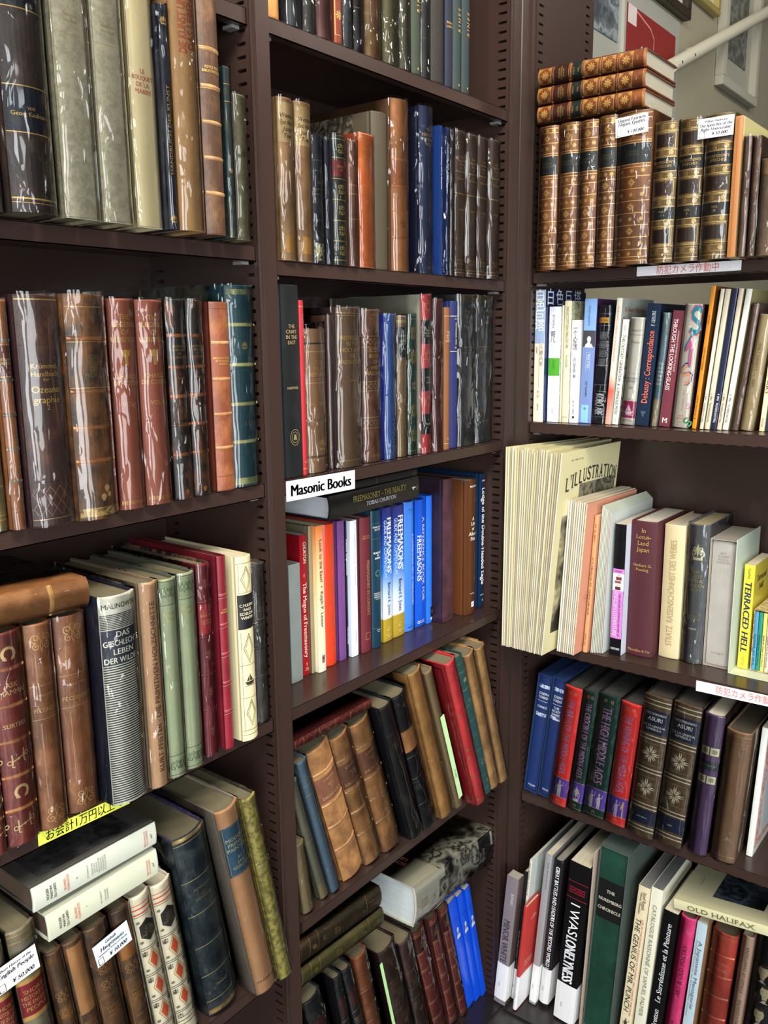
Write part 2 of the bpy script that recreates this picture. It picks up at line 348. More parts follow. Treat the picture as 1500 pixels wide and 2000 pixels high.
def shelf_label(sh, s0, s1, z0, z1, text, col, paper, size, tilt=0., bold=0., serif=False, maxw=None):
    mb = MB(); y = .0082; cx, cz = (s0+s1)/2, (z0+z1)/2; ct, st = math.cos(math.radians(tilt)), math.sin(math.radians(tilt))
    f = lambda off: (lambda a, b: (cx+(a-cx)*ct-(b-cz)*st, y-off, cz+(a-cx)*st+(b-cz)*ct))
    g = f(.0004); h = f(.0001)
    V = [g(s0, z0), g(s1, z0), g(s1, z1), g(s0, z1)] + [h(s0, z0), h(s1, z0), h(s1, z1), h(s0, z1)]
    mb.add(V, [(0, 1, 2, 3), (7, 6, 5, 4), (0, 4, 5, 1), (1, 5, 6, 2), (2, 6, 7, 3), (3, 7, 4, 0)], mat(paper))
    put_text(mb, text, mat('ink|'+col), f(.0006), cx, cz, size, maxw or (s1-s0)*.86, bold, 0, serif, maxw is not None)
    return tag(mb.build('shelf_label', sh), 'white paper strip with printed lettering')
shelf_label(SH['M2'], -.6055, -.4604, 1.1637, 1.1918, 'Masonic Books', '#161214', WHITE, .0155, -.8, .050, False, .128)
shelf_label(SH['R0'], .2233, .3921, 1.4806, 1.4960, '防犯カメラ作動中', '#e0705f', 'pap|#f0eff2', .0105, .2, 0, False, .100)
shelf_label(SH['R2'], .3640, .5320, .7775, .7965, '防犯カメラ作動中', '#e0705f', 'pap|#eceaf0', .0105, 1.0, 0, False, .100)
o = shelf_label(SH['L2'], -1.0017, -.8850, .8445, .8600, 'お会計1万円以上で', '#151510', 'pap|#e6ea62', .0098, -1.2, .01, False, .098); o['label'] = 'yellow paper strip with black lettering'

# ------------------------------------------------------------------ books
def place(o, row, s, y, z, lean):
    z += .0007
    if row[0] in 'LM': o.location = (s, y, z); o.rotation_euler = (0, math.radians(lean), 0)
    else: o.location = (y, -s, z); o.rotation_euler = (0, math.radians(lean), -math.pi/2)
PAGE = 'pag|#e2d9c2'; OLDP = 'pag|#857c62'
def book(key, spine, board=None, ops=(), label='', group=None, style='round', d=None, bulge=None, bands=(), band_mat=None, sleeve=0, pages=None,
         half=False, D_=None, row=None, name='book', cat='book', tags=(), obi=None, part_label=None):
    s, y, z, w, h, lean = D_ or D[key]; row = row or key[:2]
    if d is None: d = min(.70*h, .214-y)
    root = empty(name); place(root, row, s, y, z, lean); tag(root, label, cat, group)
    paper = style == 'flat'; pages = pages or (OLDP if spine[:3] in ('lea', 'clo', 'mar') else PAGE); w -= .0007
    t = (.0006 if w > .004 else .0003) if paper else min(.0024, w*.13)
    b = bulge if bulge is not None else (min(.0009, w*.1) if paper else min(.0075, w*.17))
    sq = .0003 if paper else min(.0032, h*.014)
    sm = mat(spine); bm_ = mat(board or spine)
    n = 10 if w > .02 and not paper else 6
    arc = lambda u: b*(min(1., abs(2*u/w)))**2
    # ---- cover: boards and spine as one shell
    hx = w/2; yj = b
    side = [(d, 0), (yj+(.034 if half else .012), 0), (yj+.0075, 0), (yj+.004, 0 if paper else .0009), (yj+.0012, .0001)]
    outer = [(-hx+i, yy) for yy, i in side] + [(-hx+w*i/n, arc(-hx+w*i/n)) for i in range(n+1)] + [(hx-i, yy) for yy, i in side[::-1]]
    k = len(side)
    inner = []
    for j, (x, yy) in enumerate(outer):
        if j < k: inner.append((-hx+t+.0001, max(yy, yj+t)))
        elif j > k+n: inner.append((hx-t-.0001, max(yy, yj+t)))
        else: inner.append((x*(1-2*t/w), yy+t))
    zl = [(0, .0005), (.0018, 0), (h-.0018, 0), (h, .0005)] if not paper else [(0, 0), (h, 0)]
    V = []; F = []; FM = []; N = len(outer)
    for zz, ins in zl:
        for j, (x, yy) in enumerate(outer): V.append((x, yy+(ins if k <= j <= k+n else 0), zz))
    off = len(V)
    for zz in (0, h): V += [(x, yy, zz) for x, yy in inner]
    for q in range(len(zl)-1):
        for j in range(N-1):
            F.append((q*N+j, q*N+j+1, (q+1)*N+j+1, (q+1)*N+j)); lea = (k-1 <= j <= k+n) or (half and (1 <= j <= N-3)); FM.append(0 if lea else 1)
    L = len(zl)-1
    for j in range(N-1):
        mi = 0 if k-1 <= j <= k+n else 1
        F.append((off+j, off+N+j, off+N+j+1, off+j+1)); FM.append(mi)
        F.append((L*N+j, L*N+j+1, off+N+j+1, off+N+j)); FM.append(mi)
        F.append((j+1, j, off+j, off+j+1)); FM.append(mi)
    for j in (0, N-1): F.append((j, L*N+j, off+N+j, off+j) if j == 0 else (j, off+j, off+N+j, L*N+j)); FM.append(1)
    mobj('cover', V, F, [sm, bm_], root, FM)
    # ---- pages
    mb = MB(); px = hx-t-.0003; pm = mat(pages); yb = d-(.0005 if paper else .004)
    zs = [sq, h-sq]; pts = [(-px, b+t+.0004), (px, b+t+.0004), (px, yb), (px*.5, yb-.0012), (-px*.5, yb-.0012), (-px, yb)]
    if b > .003: pts = [(-px, b+t), (-px*.5, b*.45+t+.0006), (px*.5, b*.45+t+.0006), (px, b+t)] + pts[2:]
    q = len(pts); mb.add([(x, yy, zz) for zz in zs for x, yy in pts], [tuple(range(q))[::-1], tuple(range(q, 2*q))] + [(i, (i+1) % q, q+(i+1) % q, q+i) for i in range(q)], pm)
    mb.build('page_block', root)
    # ---- lettering and decoration
    T = MB(); G = MB()
    S = lambda o: (lambda u, v: (u, arc(u)-o, v))
    def patch(mb, u0, u1, v0, v1, m_, o):
        g = max(1, int(8*(u1-u0)/w+.5)); f = S(o); Vv = []
        for i in range(g+1):
            uu = u0+(u1-u0)*i/g; Vv += [f(uu, v0), f(uu, v1)]
        mb.add(Vv, [(2*i, 2*i+2, 2*i+3, 2*i+1) for i in range(g)], m_)
    def ornament(mb, nm, u, v, r, m_, f, rot=0, ry=None):
        c_, s_ = math.cos(rot), math.sin(rot); ry = ry or r
        for P, FF in orn(nm):
            Q, FF = strips([(u+(x*c_-q_*s_)*r, v+(x*s_+q_*c_)*ry) for x, q_ in P], FF, w/9); mb.add([f(*q) for q in Q], FF, m_)
    def panel(mb, v0, v1, m_, oo, th=.0007):
        f = S(oo); e = hx*.86; c = (v0+v1)/2
        for Vv, FF in (stroke([(-e, v0), (e, v0), (e, v1), (-e, v1), (-e, v0)], th),):
            Vv, FF = strips(Vv, FF, w/9); mb.add([f(*p) for p in Vv], FF, m_)
        r = min(e*.55, (v1-v0)*.30)
        for sx, sy in ((1, 1), (-1, 1), (1, -1), (-1, -1)):
            for P, FF in orn('quarter'):
                Q, FF = strips([(sx*(-e+x*r), (v0 if sy > 0 else v1)+sy*q_*r) for x, q_ in P], FF, w/9); mb.add([f(*q) for q in Q], FF, m_)
        ornament(mb, 'fleuron', 0, c, r*.62, m_, f, 0, r*.8)
    for oi, p in enumerate(ops):
        c = p[0]; a = p[1:]; oo = .00018+oi*.000011
        if c == 'T':      # horizontal lines of lettering
            txt, tt, size = a[:3]; col = a[3] if len(a) > 3 else 'g'; wf = a[4] if len(a) > 4 else .84; kw = a[5] if len(a) > 5 else {}
            u0 = kw.get('u', 0)*hx; kw = {q: v for q, v in kw.items() if q != 'u'}
            ls = txt.split('\n'); sz = size*.001
            for i, q in enumerate(ls): put_text(T, q, cmat(col), S(.0009), u0, h*(1-tt)-(i-(len(ls)-1)/2)*sz*1.55, sz, w*wf, cut=((lambda x, q: (x, q)), w/9, S(.0009)), **kw)
        elif c in 'VU':   # lettering along the spine, downwards or upwards
            txt, t0, t1, hf = a[:4]; u0 = (a[4] if len(a) > 4 else 0)*hx; col = a[5] if len(a) > 5 else 'g'; kw = a[6] if len(a) > 6 else {}
            f = S(.0009); sz = hf*w; L_ = (t1-t0)*h; vm = h*(1-(t0+t1)/2)
            g = (lambda x, q: (u0+q, vm-x)) if c == 'V' else (lambda x, q: (u0-q, vm+x))
            put_text(T, txt, cmat(col), None, 0, 0, sz, L_, fit=True, cut=(g, w/9, f), **kw)
        elif c == 'C':    # stacked characters
            txt, t0, size = a[:3]; u0 = (a[3] if len(a) > 3 else 0)*hx; col = a[4] if len(a) > 4 else '#222222'; sz = size*.001
            for i, q in enumerate(txt): put_text(T, q, cmat(col), S(.0009), u0, h*(1-t0)-sz*(.5+1.22*i), sz, sz*1.3, serif=False)
        elif c == 'L':
            v = h*(1-a[0]); th = a[1]*.001; patch(G, -hx*.985, hx*.985, v-th/2, v+th/2, cmat(a[2] if len(a) > 2 else 'g'), oo)
        elif c == 'B':
            u0, u1 = (a[3], a[4]) if len(a) > 3 else (-.985, .985); patch(G, u0*hx, u1*hx, h*(1-a[1]), h*(1-a[0]), cmat(a[2]), oo)
        elif c == 'F':
            e = hx-a[2]*.001; f = S(oo); v0, v1 = h*(1-a[1]), h*(1-a[0])
            Vv, FF = stroke([(-e, v0), (0, v0), (e, v0), (e, v1), (0, v1), (-e, v1), (-e, v0)], a[3]*.001); Vv, FF = strips(Vv, FF, w/9); G.add([f(*q) for q in Vv], FF, cmat(a[4] if len(a) > 4 else 'g'))
        elif c == 'P': panel(G, h*(1-a[1]), h*(1-a[0]), cmat(a[2] if len(a) > 2 else 'g'), oo)
        elif c == 'O':
            nm, u, tt, size = a[:4]; ornament(G, nm, u*hx, h*(1-tt), size*.001, cmat(a[4] if len(a) > 4 else 'g'), S(oo), a[5] if len(a) > 5 else 0, a[6]*.001 if len(a) > 6 else None)
        elif c == 'Z':    # lozenge lattice band
            t0, t1, col = a[:3]; nx = a[3] if len(a) > 3 else 3; f = S(oo); v0, v1 = h*(1-t1), h*(1-t0); cw = w*.94/nx; ny = max(1, round((v1-v0)/(cw*1.15))); ch = (v1-v0)/ny
            for i in range(nx):
                for j in range(ny):
                    x, q = -w*.47+cw*(i+.5), v0+ch*(j+.5)
                    Vv, FF = stroke([(x, q+ch/2), (x+cw/2, q), (x, q-ch/2), (x-cw/2, q), (x, q+ch/2)], .0006); Vv, FF = strips(Vv, FF, w/9); G.add([f(*r) for r in Vv], FF, cmat(col))
        elif c == 'S':
            nn, t0, t1, th = a[:4]
            for i in range(nn):
                v = h*(1-(t0+(t1-t0)*i/(nn-1))); patch(G, -hx*.985, hx*.985, v-th*.0005, v+th*.0005, cmat(a[4]), oo)
        elif c == 'X':    # vertical rule
            u0, t0, t1, th = a[:4]; f = S(oo); G.add([f(u0*hx-th*.0005, h*(1-t1)), f(u0*hx+th*.0005, h*(1-t1)), f(u0*hx+th*.0005, h*(1-t0)), f(u0*hx-th*.0005, h*(1-t0))], [(0, 1, 2, 3)], cmat(a[4] if len(a) > 4 else 'g'))
        elif c in ('RB', 'KB', 'RT', 'KT', 'RO'):   # on the right (R) or left (K) board
            e = .0004
            f = (lambda o_: (lambda x, q: (hx+o_, x, q))) if c[0] == 'R' else (lambda o_: (lambda x, q: (-hx-o_, d-x, q)))
            if c[1] == 'B':
                x0, x1, t0, t1, col = a[:5]; x0, x1, v0, v1 = x0*d, x1*d, h*(1-t1), h*(1-t0); k_ = f(oo*.6); G.add([k_(x0, v0), k_(x1, v0), k_(x1, v1), k_(x0, v1)], [(0, 1, 2, 3)], cmat(col))
            elif c[1] == 'O': ornament(G, a[0], a[1]*d, h*(1-a[2]), a[3]*.001, cmat(a[4]), f(e))
            else:
                txt, xc, tt, size, col = a[:5]; kw = a[5] if len(a) > 5 else {}
                for i, q in enumerate(txt.split('\n')): put_text(T, q, cmat(col), f(e), xc*d, h*(1-tt)-i*size*.0016, size*.001, d*.92, **kw)
    if obi:               # white paper wrapper band round the foot
        t0, t1, col = obi[:3]; e = .0004; v0, v1 = h*(1-t1), h*(1-t0); mb = MB(); P = [(-hx-e, d*.98), (-hx-e, b), (-hx*.6, arc(hx*.6)-e), (0, -e), (hx*.6, arc(hx*.6)-e), (hx+e, b), (hx+e, d*.98)]
        mb.add([(x, q, v) for v in (v0, v1) for x, q in P], [(i, i+1, i+8, i+7) for i in range(6)], mat(col))
        if len(obi) > 3: put_text(mb, obi[3], mat('ink|#b8a8a0'), lambda x, q: (-hx*.35+q, -e-.0004+arc(hx*.35), v0+(v1-v0)*.42-x), 0, 0, .0032, .03, serif=False)
        mb.build('paper_band', root)
    T.build('title', root); G.build('spine_decoration', root)
    # ---- raised bands
    for tt in bands:
        v = h*(1-tt); Vv = []; FF = []; r = .0011; hh = .0021; ng = 8
        for i in range(ng+1):
            u = -hx*.99+w*.99*i/ng
            for da, ra in ((-hh, 0), (-hh*.55, r*.8), (0, r), (hh*.55, r*.8), (hh, 0)): Vv.append((u, arc(u)-ra, v+da))
        for i in range(ng):
            for j in range(4): FF.append((i*5+j, i*5+j+1, i*5+j+6, i*5+j+5))
        mobj('raised_band', Vv, FF, [mat(band_mat or spine)], root, None, True)
    # ---- paper tags and plastic
    for tg in tags: price_tag(root, *tg, off=(.0038 if sleeve else .0006))
    if sleeve:
        rnd = random.Random(key); e = .0014; g_ = .00035; P = [(-hx-g_, d*.97), (-hx-g_, yj+.03), (-hx-g_, b), (-hx*.62, arc(hx*.62)-e*1.4), (0, -e*1.3), (hx*.62, arc(hx*.62)-e*1.4), (hx+g_, b), (hx+g_, yj+.03), (hx+g_, d*.97)]
        nz = 14; Vv = []; q = len(P)
        for i in range(nz+1):
            for j, (x, yy) in enumerate(P):
                k_ = rnd.uniform(0, .0006) if 0 < i < nz else rnd.uniform(0, .0015)
                sx = (1 if x > 0 else -1)
                Vv.append((x, yy-(k_ if 2 <= j <= 6 else 0), (h+sleeve*.00075*rnd.uniform(.4, 1.0)*(i == nz))*i/nz))
        mobj('plastic_sleeve', Vv, [(i*q+j, i*q+j+1, i*q+q+j+1, i*q+q+j) for i in range(nz) for j in range(q-1)], [mat('film')], root, None, True)
    return root
def price_tag(root, u, v, ww, hh, lines, price, tilt=0., paper='#f3f3f8', off=.001):
    """white printed card stuck on the front of a book; u, v = centre on the spine in metres"""
    mb = MB(); ct, st = math.cos(math.radians(tilt)), math.sin(math.radians(tilt)); y = -off
    f = lambda o_: (lambda a, b: (u+a*ct-b*st, y-o_, v+a*st+b*ct))
    g = f(.0004); k = f(0.); W, H = ww/2, hh/2
    mb.add([g(-W, -H), g(W, -H), g(W, H), g(-W, H), k(-W, -H), k(W, -H), k(W, H), k(-W, H)], [(0, 1, 2, 3), (7, 6, 5, 4), (0, 4, 5, 1), (1, 5, 6, 2), (2, 6, 7, 3), (3, 7, 4, 0)], mat('pap|'+paper))
    ink = mat('ink|#241a30'); n = len(lines)
    for i, (txt, sz) in enumerate(lines): put_text(mb, txt, ink, f(.0006), 0, H*.68-i*hh*.20, hh*sz, ww*.92, .035, .25, True)
    put_text(mb, price, ink, f(.0006), ww*.12, -H*.60, hh*.16, ww*.66, .035, .25, True)
    for P, FF in (stroke([(-W*.90, -H*.9), (-W*.62, -H*.9), (-W*.62, -H*.35), (-W*.90, -H*.35), (-W*.90, -H*.9)], hh*.03),): mb.add([f(.0006)(*q) for q in P], FF, ink)
    tag(mb.build('price_tag', root), 'white printed price card')
def slipcase(key, case, label, clabel, spine, board=None, ops=(), group=None, cgroup=None, rec=.004, **kw):
    s, y, z, w, h, lean = D[key]; d = kw.pop('d', None) or min(.70*h, .214-y); t = .0018
    root = empty('slipcase'); place(root, key[:2], s, y, z, lean); tag(root, clabel, 'slipcase', cgroup)
    mb = MB(); m_ = mat(case)
    for a, b in (((-w/2, 0, 0), (-w/2+t, d, h)), ((w/2-t, 0, 0), (w/2, d, h)), ((-w/2+t, 0, 0), (w/2-t, d, t)), ((-w/2+t, 0, h-t), (w/2-t, d, h)), ((-w/2+t, d-t, t), (w/2-t, d, h-t))): mb.box(a, b, m_)
    mb.build('case', root)
    th = math.radians(lean); q = t+.0008
    return book(key, spine, board, ops, label, group, d=d-rec-.004, D_=(s+q*math.sin(th), y+rec, z+q*math.cos(th), w-2*t-.0016, h-2*t-.003, lean), **kw)

# row.book: along shelf, front, base height, thickness, height (m), lean (deg)
D={'L0.dark_left':(-1.0014, -0.0277, 1.4983, 0.0187, 0.25, 0.0),
'L0.kaufmann':(-0.9681, -0.0442, 1.4983, 0.0458, 0.25, 0.0),
'L0.vellum1':(-0.9175, -0.0384, 1.4983, 0.039, 0.25, 0.0),
'L0.vellum2':(-0.877, -0.0386, 1.4983, 0.0351, 0.25, 0.0),
'L0.bouquet':(-0.8328, -0.0309, 1.4983, 0.0324, 0.25, 0.0),
'L0.navythin':(-0.8095, -0.0412, 1.4983, 0.0123, 0.221, 0.0),
'L0.tanred':(-0.7845, -0.046, 1.4983, 0.0355, 0.25, 0.0),
'L0.brownband':(-0.7437, -0.0369, 1.4983, 0.0286, 0.25, 0.0),
'L0.greenthin':(-0.7137, -0.0286, 1.4983, 0.0115, 0.1851, 0.0),
'L0.olivecloth':(-0.6864, -0.0189, 1.4983, 0.0247, 0.163, 0.0),
'L1.olivegold':(-1.0074, 0.0074, 1.1962, 0.0151, 0.225, 0.0),
'L1.bands_tan':(-0.9918, -0.001, 1.1962, 0.0141, 0.2254, 0.0),
'L1.krummel':(-0.9587, -0.0141, 1.1962, 0.0468, 0.2305, 0.0),
'L1.salz':(-0.9106, -0.0223, 1.1962, 0.0473, 0.2323, 0.0),
'L1.legend1':(-0.8558, -0.004, 1.1962, 0.0347, 0.2299, 0.0),
'L1.legend2':(-0.8182, -0.0042, 1.1962, 0.0372, 0.2298, 0.0),
'L1.tome1':(-0.7808, -0.0006, 1.1962, 0.0279, 0.2315, 0.0),
'L1.tome2':(-0.752, 0.0015, 1.1962, 0.0249, 0.2317, 0.0),
'L1.brownleather':(-0.7128, 0.0016, 1.1962, 0.0297, 0.2306, 0.0),
'L1.teal':(-0.6726, 0.0058, 1.1962, 0.0488, 0.2519, 0.0),
'L2.redsliver':(-1.0477, -0.004, 0.8627, 0.0149, 0.2297, 0.0),
'L2.askmamma':(-1.0194, -0.0032, 0.8627, 0.036, 0.2331, 0.0),
'L2.fec1':(-0.9828, -0.0022, 0.8627, 0.0312, 0.2323, 0.0),
'L2.fec2':(-0.9422, 0.0042, 0.8627, 0.0395, 0.2296, 0.0),
'L2.malinowski':(-0.8974, -0.0217, 0.8627, 0.048, 0.246, 0.0),
'L2.pfister':(-0.858, -0.0223, 0.8627, 0.0253, 0.2508, 0.0),
'L2.green1':(-0.8291, -0.0194, 0.8627, 0.0255, 0.2481, 0.0),
'L2.green2':(-0.8013, -0.0181, 0.8627, 0.026, 0.2489, 0.0),
'L2.red1':(-0.7683, -0.0096, 0.8627, 0.0222, 0.2519, 0.0),
'L2.red2':(-0.7434, -0.0139, 0.8627, 0.0143, 0.257, 0.0),
'L2.cream':(-0.7083, -0.0175, 0.8627, 0.0269, 0.2499, 0.0),
'L2.greyplastic':(-0.6546, 0.0098, 0.8627, 0.027, 0.2255, 0.0),
'L3.english_a':(-1.033, 0.0154, 0.4716, 0.0228, 0.283, -6.1),
'L3.english_b':(-1.0032, 0.0154, 0.4717, 0.0347, 0.2859, -4.2),
'L3.haup1':(-0.9649, 0.0154, 0.4715, 0.0194, 0.2357, -6.4),
'L3.haup2':(-0.9397, 0.0154, 0.4719, 0.0265, 0.2352, -6.7),
'L3.haup3':(-0.9092, 0.0154, 0.4723, 0.032, 0.2353, -6.7),
'L3.haup4':(-0.8767, 0.0154, 0.472, 0.0283, 0.238, -6.5),
'L3.pat1':(-0.8422, 0.0154, 0.4723, 0.0291, 0.2417, -7.6),
'L3.pat2':(-0.8108, 0.0154, 0.4724, 0.0314, 0.2405, -7.4),
'L3.navy':(-0.7515, 0.0086, 0.4742, 0.0541, 0.2902, -8.2),
'L3.modern':(-0.6872, -0.0147, 0.4742, 0.0411, 0.3151, -10.7),
'L3.yellow':(-0.6434, -0.0175, 0.4737, 0.0327, 0.3174, -11.6),
'M0.t1':(-0.6015, 0.0084, 1.7709, 0.0262, 0.25, 0.0),
'M0.t2':(-0.5588, 0.0084, 1.7709, 0.0293, 0.25, 0.0),
'M0.t3':(-0.5309, 0.0084, 1.7709, 0.0244, 0.25, 0.0),
'M0.t4':(-0.501, 0.0084, 1.7709, 0.033, 0.25, 0.0),
'M0.t5':(-0.4754, 0.0084, 1.7709, 0.0162, 0.25, 0.0),
'M0.t6':(-0.4555, 0.0084, 1.7709, 0.0206, 0.25, 0.0),
'M0.t7':(-0.4318, 0.0084, 1.7709, 0.0222, 0.25, 0.0),
'M0.t8':(-0.3966, 0.0084, 1.7709, 0.0385, 0.25, 0.0),
'M0.t9':(-0.3565, 0.0084, 1.7709, 0.0366, 0.25, 0.0),
'M0.t10':(-0.3233, 0.0084, 1.7709, 0.0275, 0.25, 0.0),
'M0.t11':(-0.2971, 0.0084, 1.7709, 0.023, 0.25, 0.0),
'M0.t12':(-0.2718, 0.0084, 1.7709, 0.0257, 0.25, 0.0),
'M0.t13':(-0.2394, 0.0084, 1.7709, 0.037, 0.25, 0.0),
'M0.t14':(-0.2094, 0.0084, 1.7709, 0.0208, 0.25, 0.0),
'M0.t15':(-0.1857, 0.0084, 1.7709, 0.0236, 0.25, 0.0),
'M0.t16':(-0.1604, 0.0084, 1.7709, 0.0235, 0.25, 0.0),
'M1.tan1':(-0.5954, 0.0033, 1.4827, 0.0263, 0.1982, 0.0),
'M1.tan2':(-0.5672, -0.002, 1.4827, 0.0282, 0.1971, 0.0),
'M1.dk1':(-0.5396, -0.0048, 1.4827, 0.025, 0.164, 0.0),
'M1.dk2':(-0.5176, -0.0048, 1.4827, 0.0168, 0.1629, 0.0),
'M1.gilt':(-0.4819, 0.0044, 1.4827, 0.0294, 0.1708, 0.0),
'M1.brthin':(-0.4557, 0.0027, 1.4827, 0.021, 0.1685, 0.0),
'M1.orange':(-0.4227, 0.0055, 1.4827, 0.0367, 0.1831, 0.0),
'M1.grayolive':(-0.3783, 0.014, 1.4827, 0.037, 0.2209, 0.0),
'M1.tanleather':(-0.3345, 0.0081, 1.4827, 0.0433, 0.2454, 0.0),
'M1.navymw':(-0.2573, 0.0161, 1.4827, 0.0371, 0.2517, 0.0),
'M1.bluethin':(-0.2335, 0.0093, 1.4827, 0.0085, 0.2273, 0.0),
'M1.seeking':(-0.223, 0.003, 1.4827, 0.0105, 0.2248, 0.0),
'M1.dk3':(-0.2091, 0.0031, 1.4827, 0.0124, 0.2248, 0.0),
'M1.hy1':(-0.1814, 0.0054, 1.4827, 0.0325, 0.2278, 0.0),
'M1.hy2':(-0.1488, 0.0028, 1.4827, 0.0306, 0.2271, 0.0),
'M1.hy3':(-0.113, 0.0045, 1.4827, 0.0333, 0.2289, 0.0),
'M1.hy4':(-0.0785, 0.0009, 1.4827, 0.0339, 0.2295, 0.0),
'M2.craft':(-0.5785, 0.0155, 1.1935, 0.0345, 0.2597, 0.0),
'M2.redthin':(-0.5555, 0.0166, 1.1935, 0.0095, 0.2401, 0.0),
'M2.newrep':(-0.5221, 0.0193, 1.1935, 0.0458, 0.2026, 0.0),
'M2.newrepb':(-0.4844, 0.0279, 1.1935, 0.0064, 0.2217, 0.0),
'M2.holyland':(-0.4523, 0.0151, 1.1935, 0.0557, 0.2331, 0.0),
'M2.scots':(-0.3914, 0.0223, 1.1935, 0.0463, 0.2313, 0.0),
'M2.blue':(-0.3516, 0.0195, 1.1935, 0.0301, 0.2254, 0.0),
'M2.olive':(-0.3202, 0.021, 1.1935, 0.026, 0.2235, 0.0),
'M2.greengilt':(-0.291, 0.0221, 1.1935, 0.0263, 0.2254, 0.0),
'M2.redblack':(-0.2624, 0.0136, 1.1935, 0.0288, 0.2574, 0.0),
'M2.maroon':(-0.2323, 0.0118, 1.1935, 0.0293, 0.251, 0.0),
'M2.brown':(-0.2072, 0.0118, 1.1935, 0.0175, 0.2383, 0.0),
'M2.navy':(-0.1803, 0.0152, 1.1935, 0.0234, 0.2493, 0.0),
'M2.set1':(-0.1385, 0.0153, 1.1935, 0.0556, 0.2643, 0.0),
'M2.set2':(-0.0743, 0.0191, 1.1935, 0.0586, 0.2659, 0.0),
'M3.grey':(-0.5319, 0.0691, 0.8637, 0.0251, 0.1872, 0.0),
'M3.churton':(-0.5031, 0.0774, 0.8637, 0.0154, 0.2261, 0.0),
'M3.oldtan':(-0.4907, 0.0728, 0.8637, 0.0074, 0.2389, 0.0),
'M3.lookeast':(-0.4776, 0.0663, 0.8637, 0.017, 0.2373, 0.0),
'M3.orangered':(-0.4471, 0.0715, 0.8637, 0.0266, 0.2338, 0.0),
'M3.purple':(-0.4206, 0.0725, 0.8637, 0.0172, 0.2342, 0.0),
'M3.blackthin':(-0.4057, 0.0751, 0.8637, 0.0048, 0.2308, 0.0),
'M3.white':(-0.3938, 0.0689, 0.8637, 0.017, 0.2305, 0.0),
'M3.context':(-0.3671, 0.063, 0.8637, 0.0275, 0.2317, 0.0),
'M3.builders':(-0.3393, 0.0631, 0.8637, 0.0261, 0.239, 0.0),
'M3.guide1':(-0.3034, 0.0689, 0.8637, 0.0263, 0.2377, 0.0),
'M3.guide2':(-0.271, 0.0695, 0.8637, 0.0332, 0.2365, 0.0),
'M3.coil':(-0.2373, 0.0697, 0.8637, 0.031, 0.2375, 0.0),
'M3.refbook':(-0.2053, 0.0704, 0.8637, 0.0289, 0.2358, 0.0),
'M3.bluethin':(-0.1806, 0.0669, 0.8637, 0.0185, 0.24, 0.0),
'M3.dkpurple':(-0.1531, 0.0456, 0.8637, 0.0344, 0.269, 0.0),
'M3.pike':(-0.1023, 0.0326, 0.8637, 0.0653, 0.2596, 0.0),
'M3.eagle':(-0.0415, 0.0433, 0.8637, 0.019, 0.2611, 0.0),
'M4.olivetan':(-0.5765, 0.0141, 0.5178, 0.0287, 0.2017, -12.0),
'M4.greyolive':(-0.5365, 0.0183, 0.5176, 0.0205, 0.2547, -15.7),
'M4.bluegrey':(-0.5134, 0.0154, 0.5178, 0.0222, 0.2607, -15.3),
'M4.droit1':(-0.4653, 0.0156, 0.5223, 0.0504, 0.2668, -17.2),
'M4.droit2':(-0.4131, 0.0153, 0.5213, 0.0433, 0.2683, -17.4),
'M4.droit3':(-0.3644, 0.0127, 0.522, 0.0483, 0.2746, -17.3),
'M4.black1':(-0.3113, 0.0003, 0.5196, 0.0319, 0.2894, -17.4),
'M4.black2':(-0.27, -0.0007, 0.5206, 0.0376, 0.2969, -17.8),
'M4.tangilt':(-0.2217, -0.0043, 0.5204, 0.0363, 0.3372, -17.8),
'M4.olivebrown':(-0.1818, -0.0039, 0.5187, 0.0238, 0.3183, -18.8),
'M4.red':(-0.1451, -0.0303, 0.52, 0.0311, 0.3443, -19.2),
'M4.dkgreen':(-0.1007, -0.0213, 0.5185, 0.022, 0.3326, -19.6),
'M4.mottled1':(-0.0708, -0.0206, 0.5201, 0.0337, 0.3287, -18.0),
'M4.mottled2':(-0.0357, -0.0224, 0.5195, 0.0312, 0.3332, -17.3),
'M5.bset1':(-0.4753, 0.021, 0.0054, 0.0417, 0.3618, -15.0),
'M5.bset2':(-0.4419, 0.021, 0.0019, 0.02, 0.3581, -11.0),
'M5.bset3':(-0.4002, 0.021, 0.0028, 0.0237, 0.3615, -13.8),
'M5.br4':(-0.3694, 0.021, 0.0038, 0.0348, 0.362, -12.6),
'M5.dk5':(-0.2839, 0.028, 0.0061, 0.0482, 0.3205, -14.7),
'M5.dk6':(-0.2383, 0.028, 0.0045, 0.0376, 0.3156, -13.9),
'M5.rb1':(-0.1669, 0.0371, 0.006, 0.0429, 0.2868, -16.1),
'M5.rb2':(-0.1267, 0.031, 0.0042, 0.0317, 0.2943, -15.2),
'M5.rb3':(-0.0941, 0.0254, 0.0038, 0.0291, 0.3027, -15.0),
'M5.blue1':(-0.0577, 0.0297, 0.0036, 0.0283, 0.2979, -14.7),
'M5.blue2':(-0.0317, 0.0271, 0.0022, 0.0196, 0.299, -13.2),
'M5.blue3':(-0.0081, 0.0242, 0.0024, 0.0205, 0.303, -13.6),
'R0.ex1':(0.0724, -0.0337, 1.4964, 0.036, 0.2352, 0.0),
'R0.ex2':(0.1088, -0.0298, 1.4964, 0.0348, 0.236, 0.0),
'R0.ex3':(0.1459, -0.0337, 1.4964, 0.034, 0.2337, 0.0),
'R0.ex4':(0.1797, -0.0332, 1.4964, 0.0314, 0.2354, 0.0),
'R0.ex5':(0.2263, -0.0378, 1.4964, 0.0569, 0.2342, 0.0),
'R0.hu1':(0.2748, -0.0301, 1.4964, 0.0382, 0.213, 0.0),
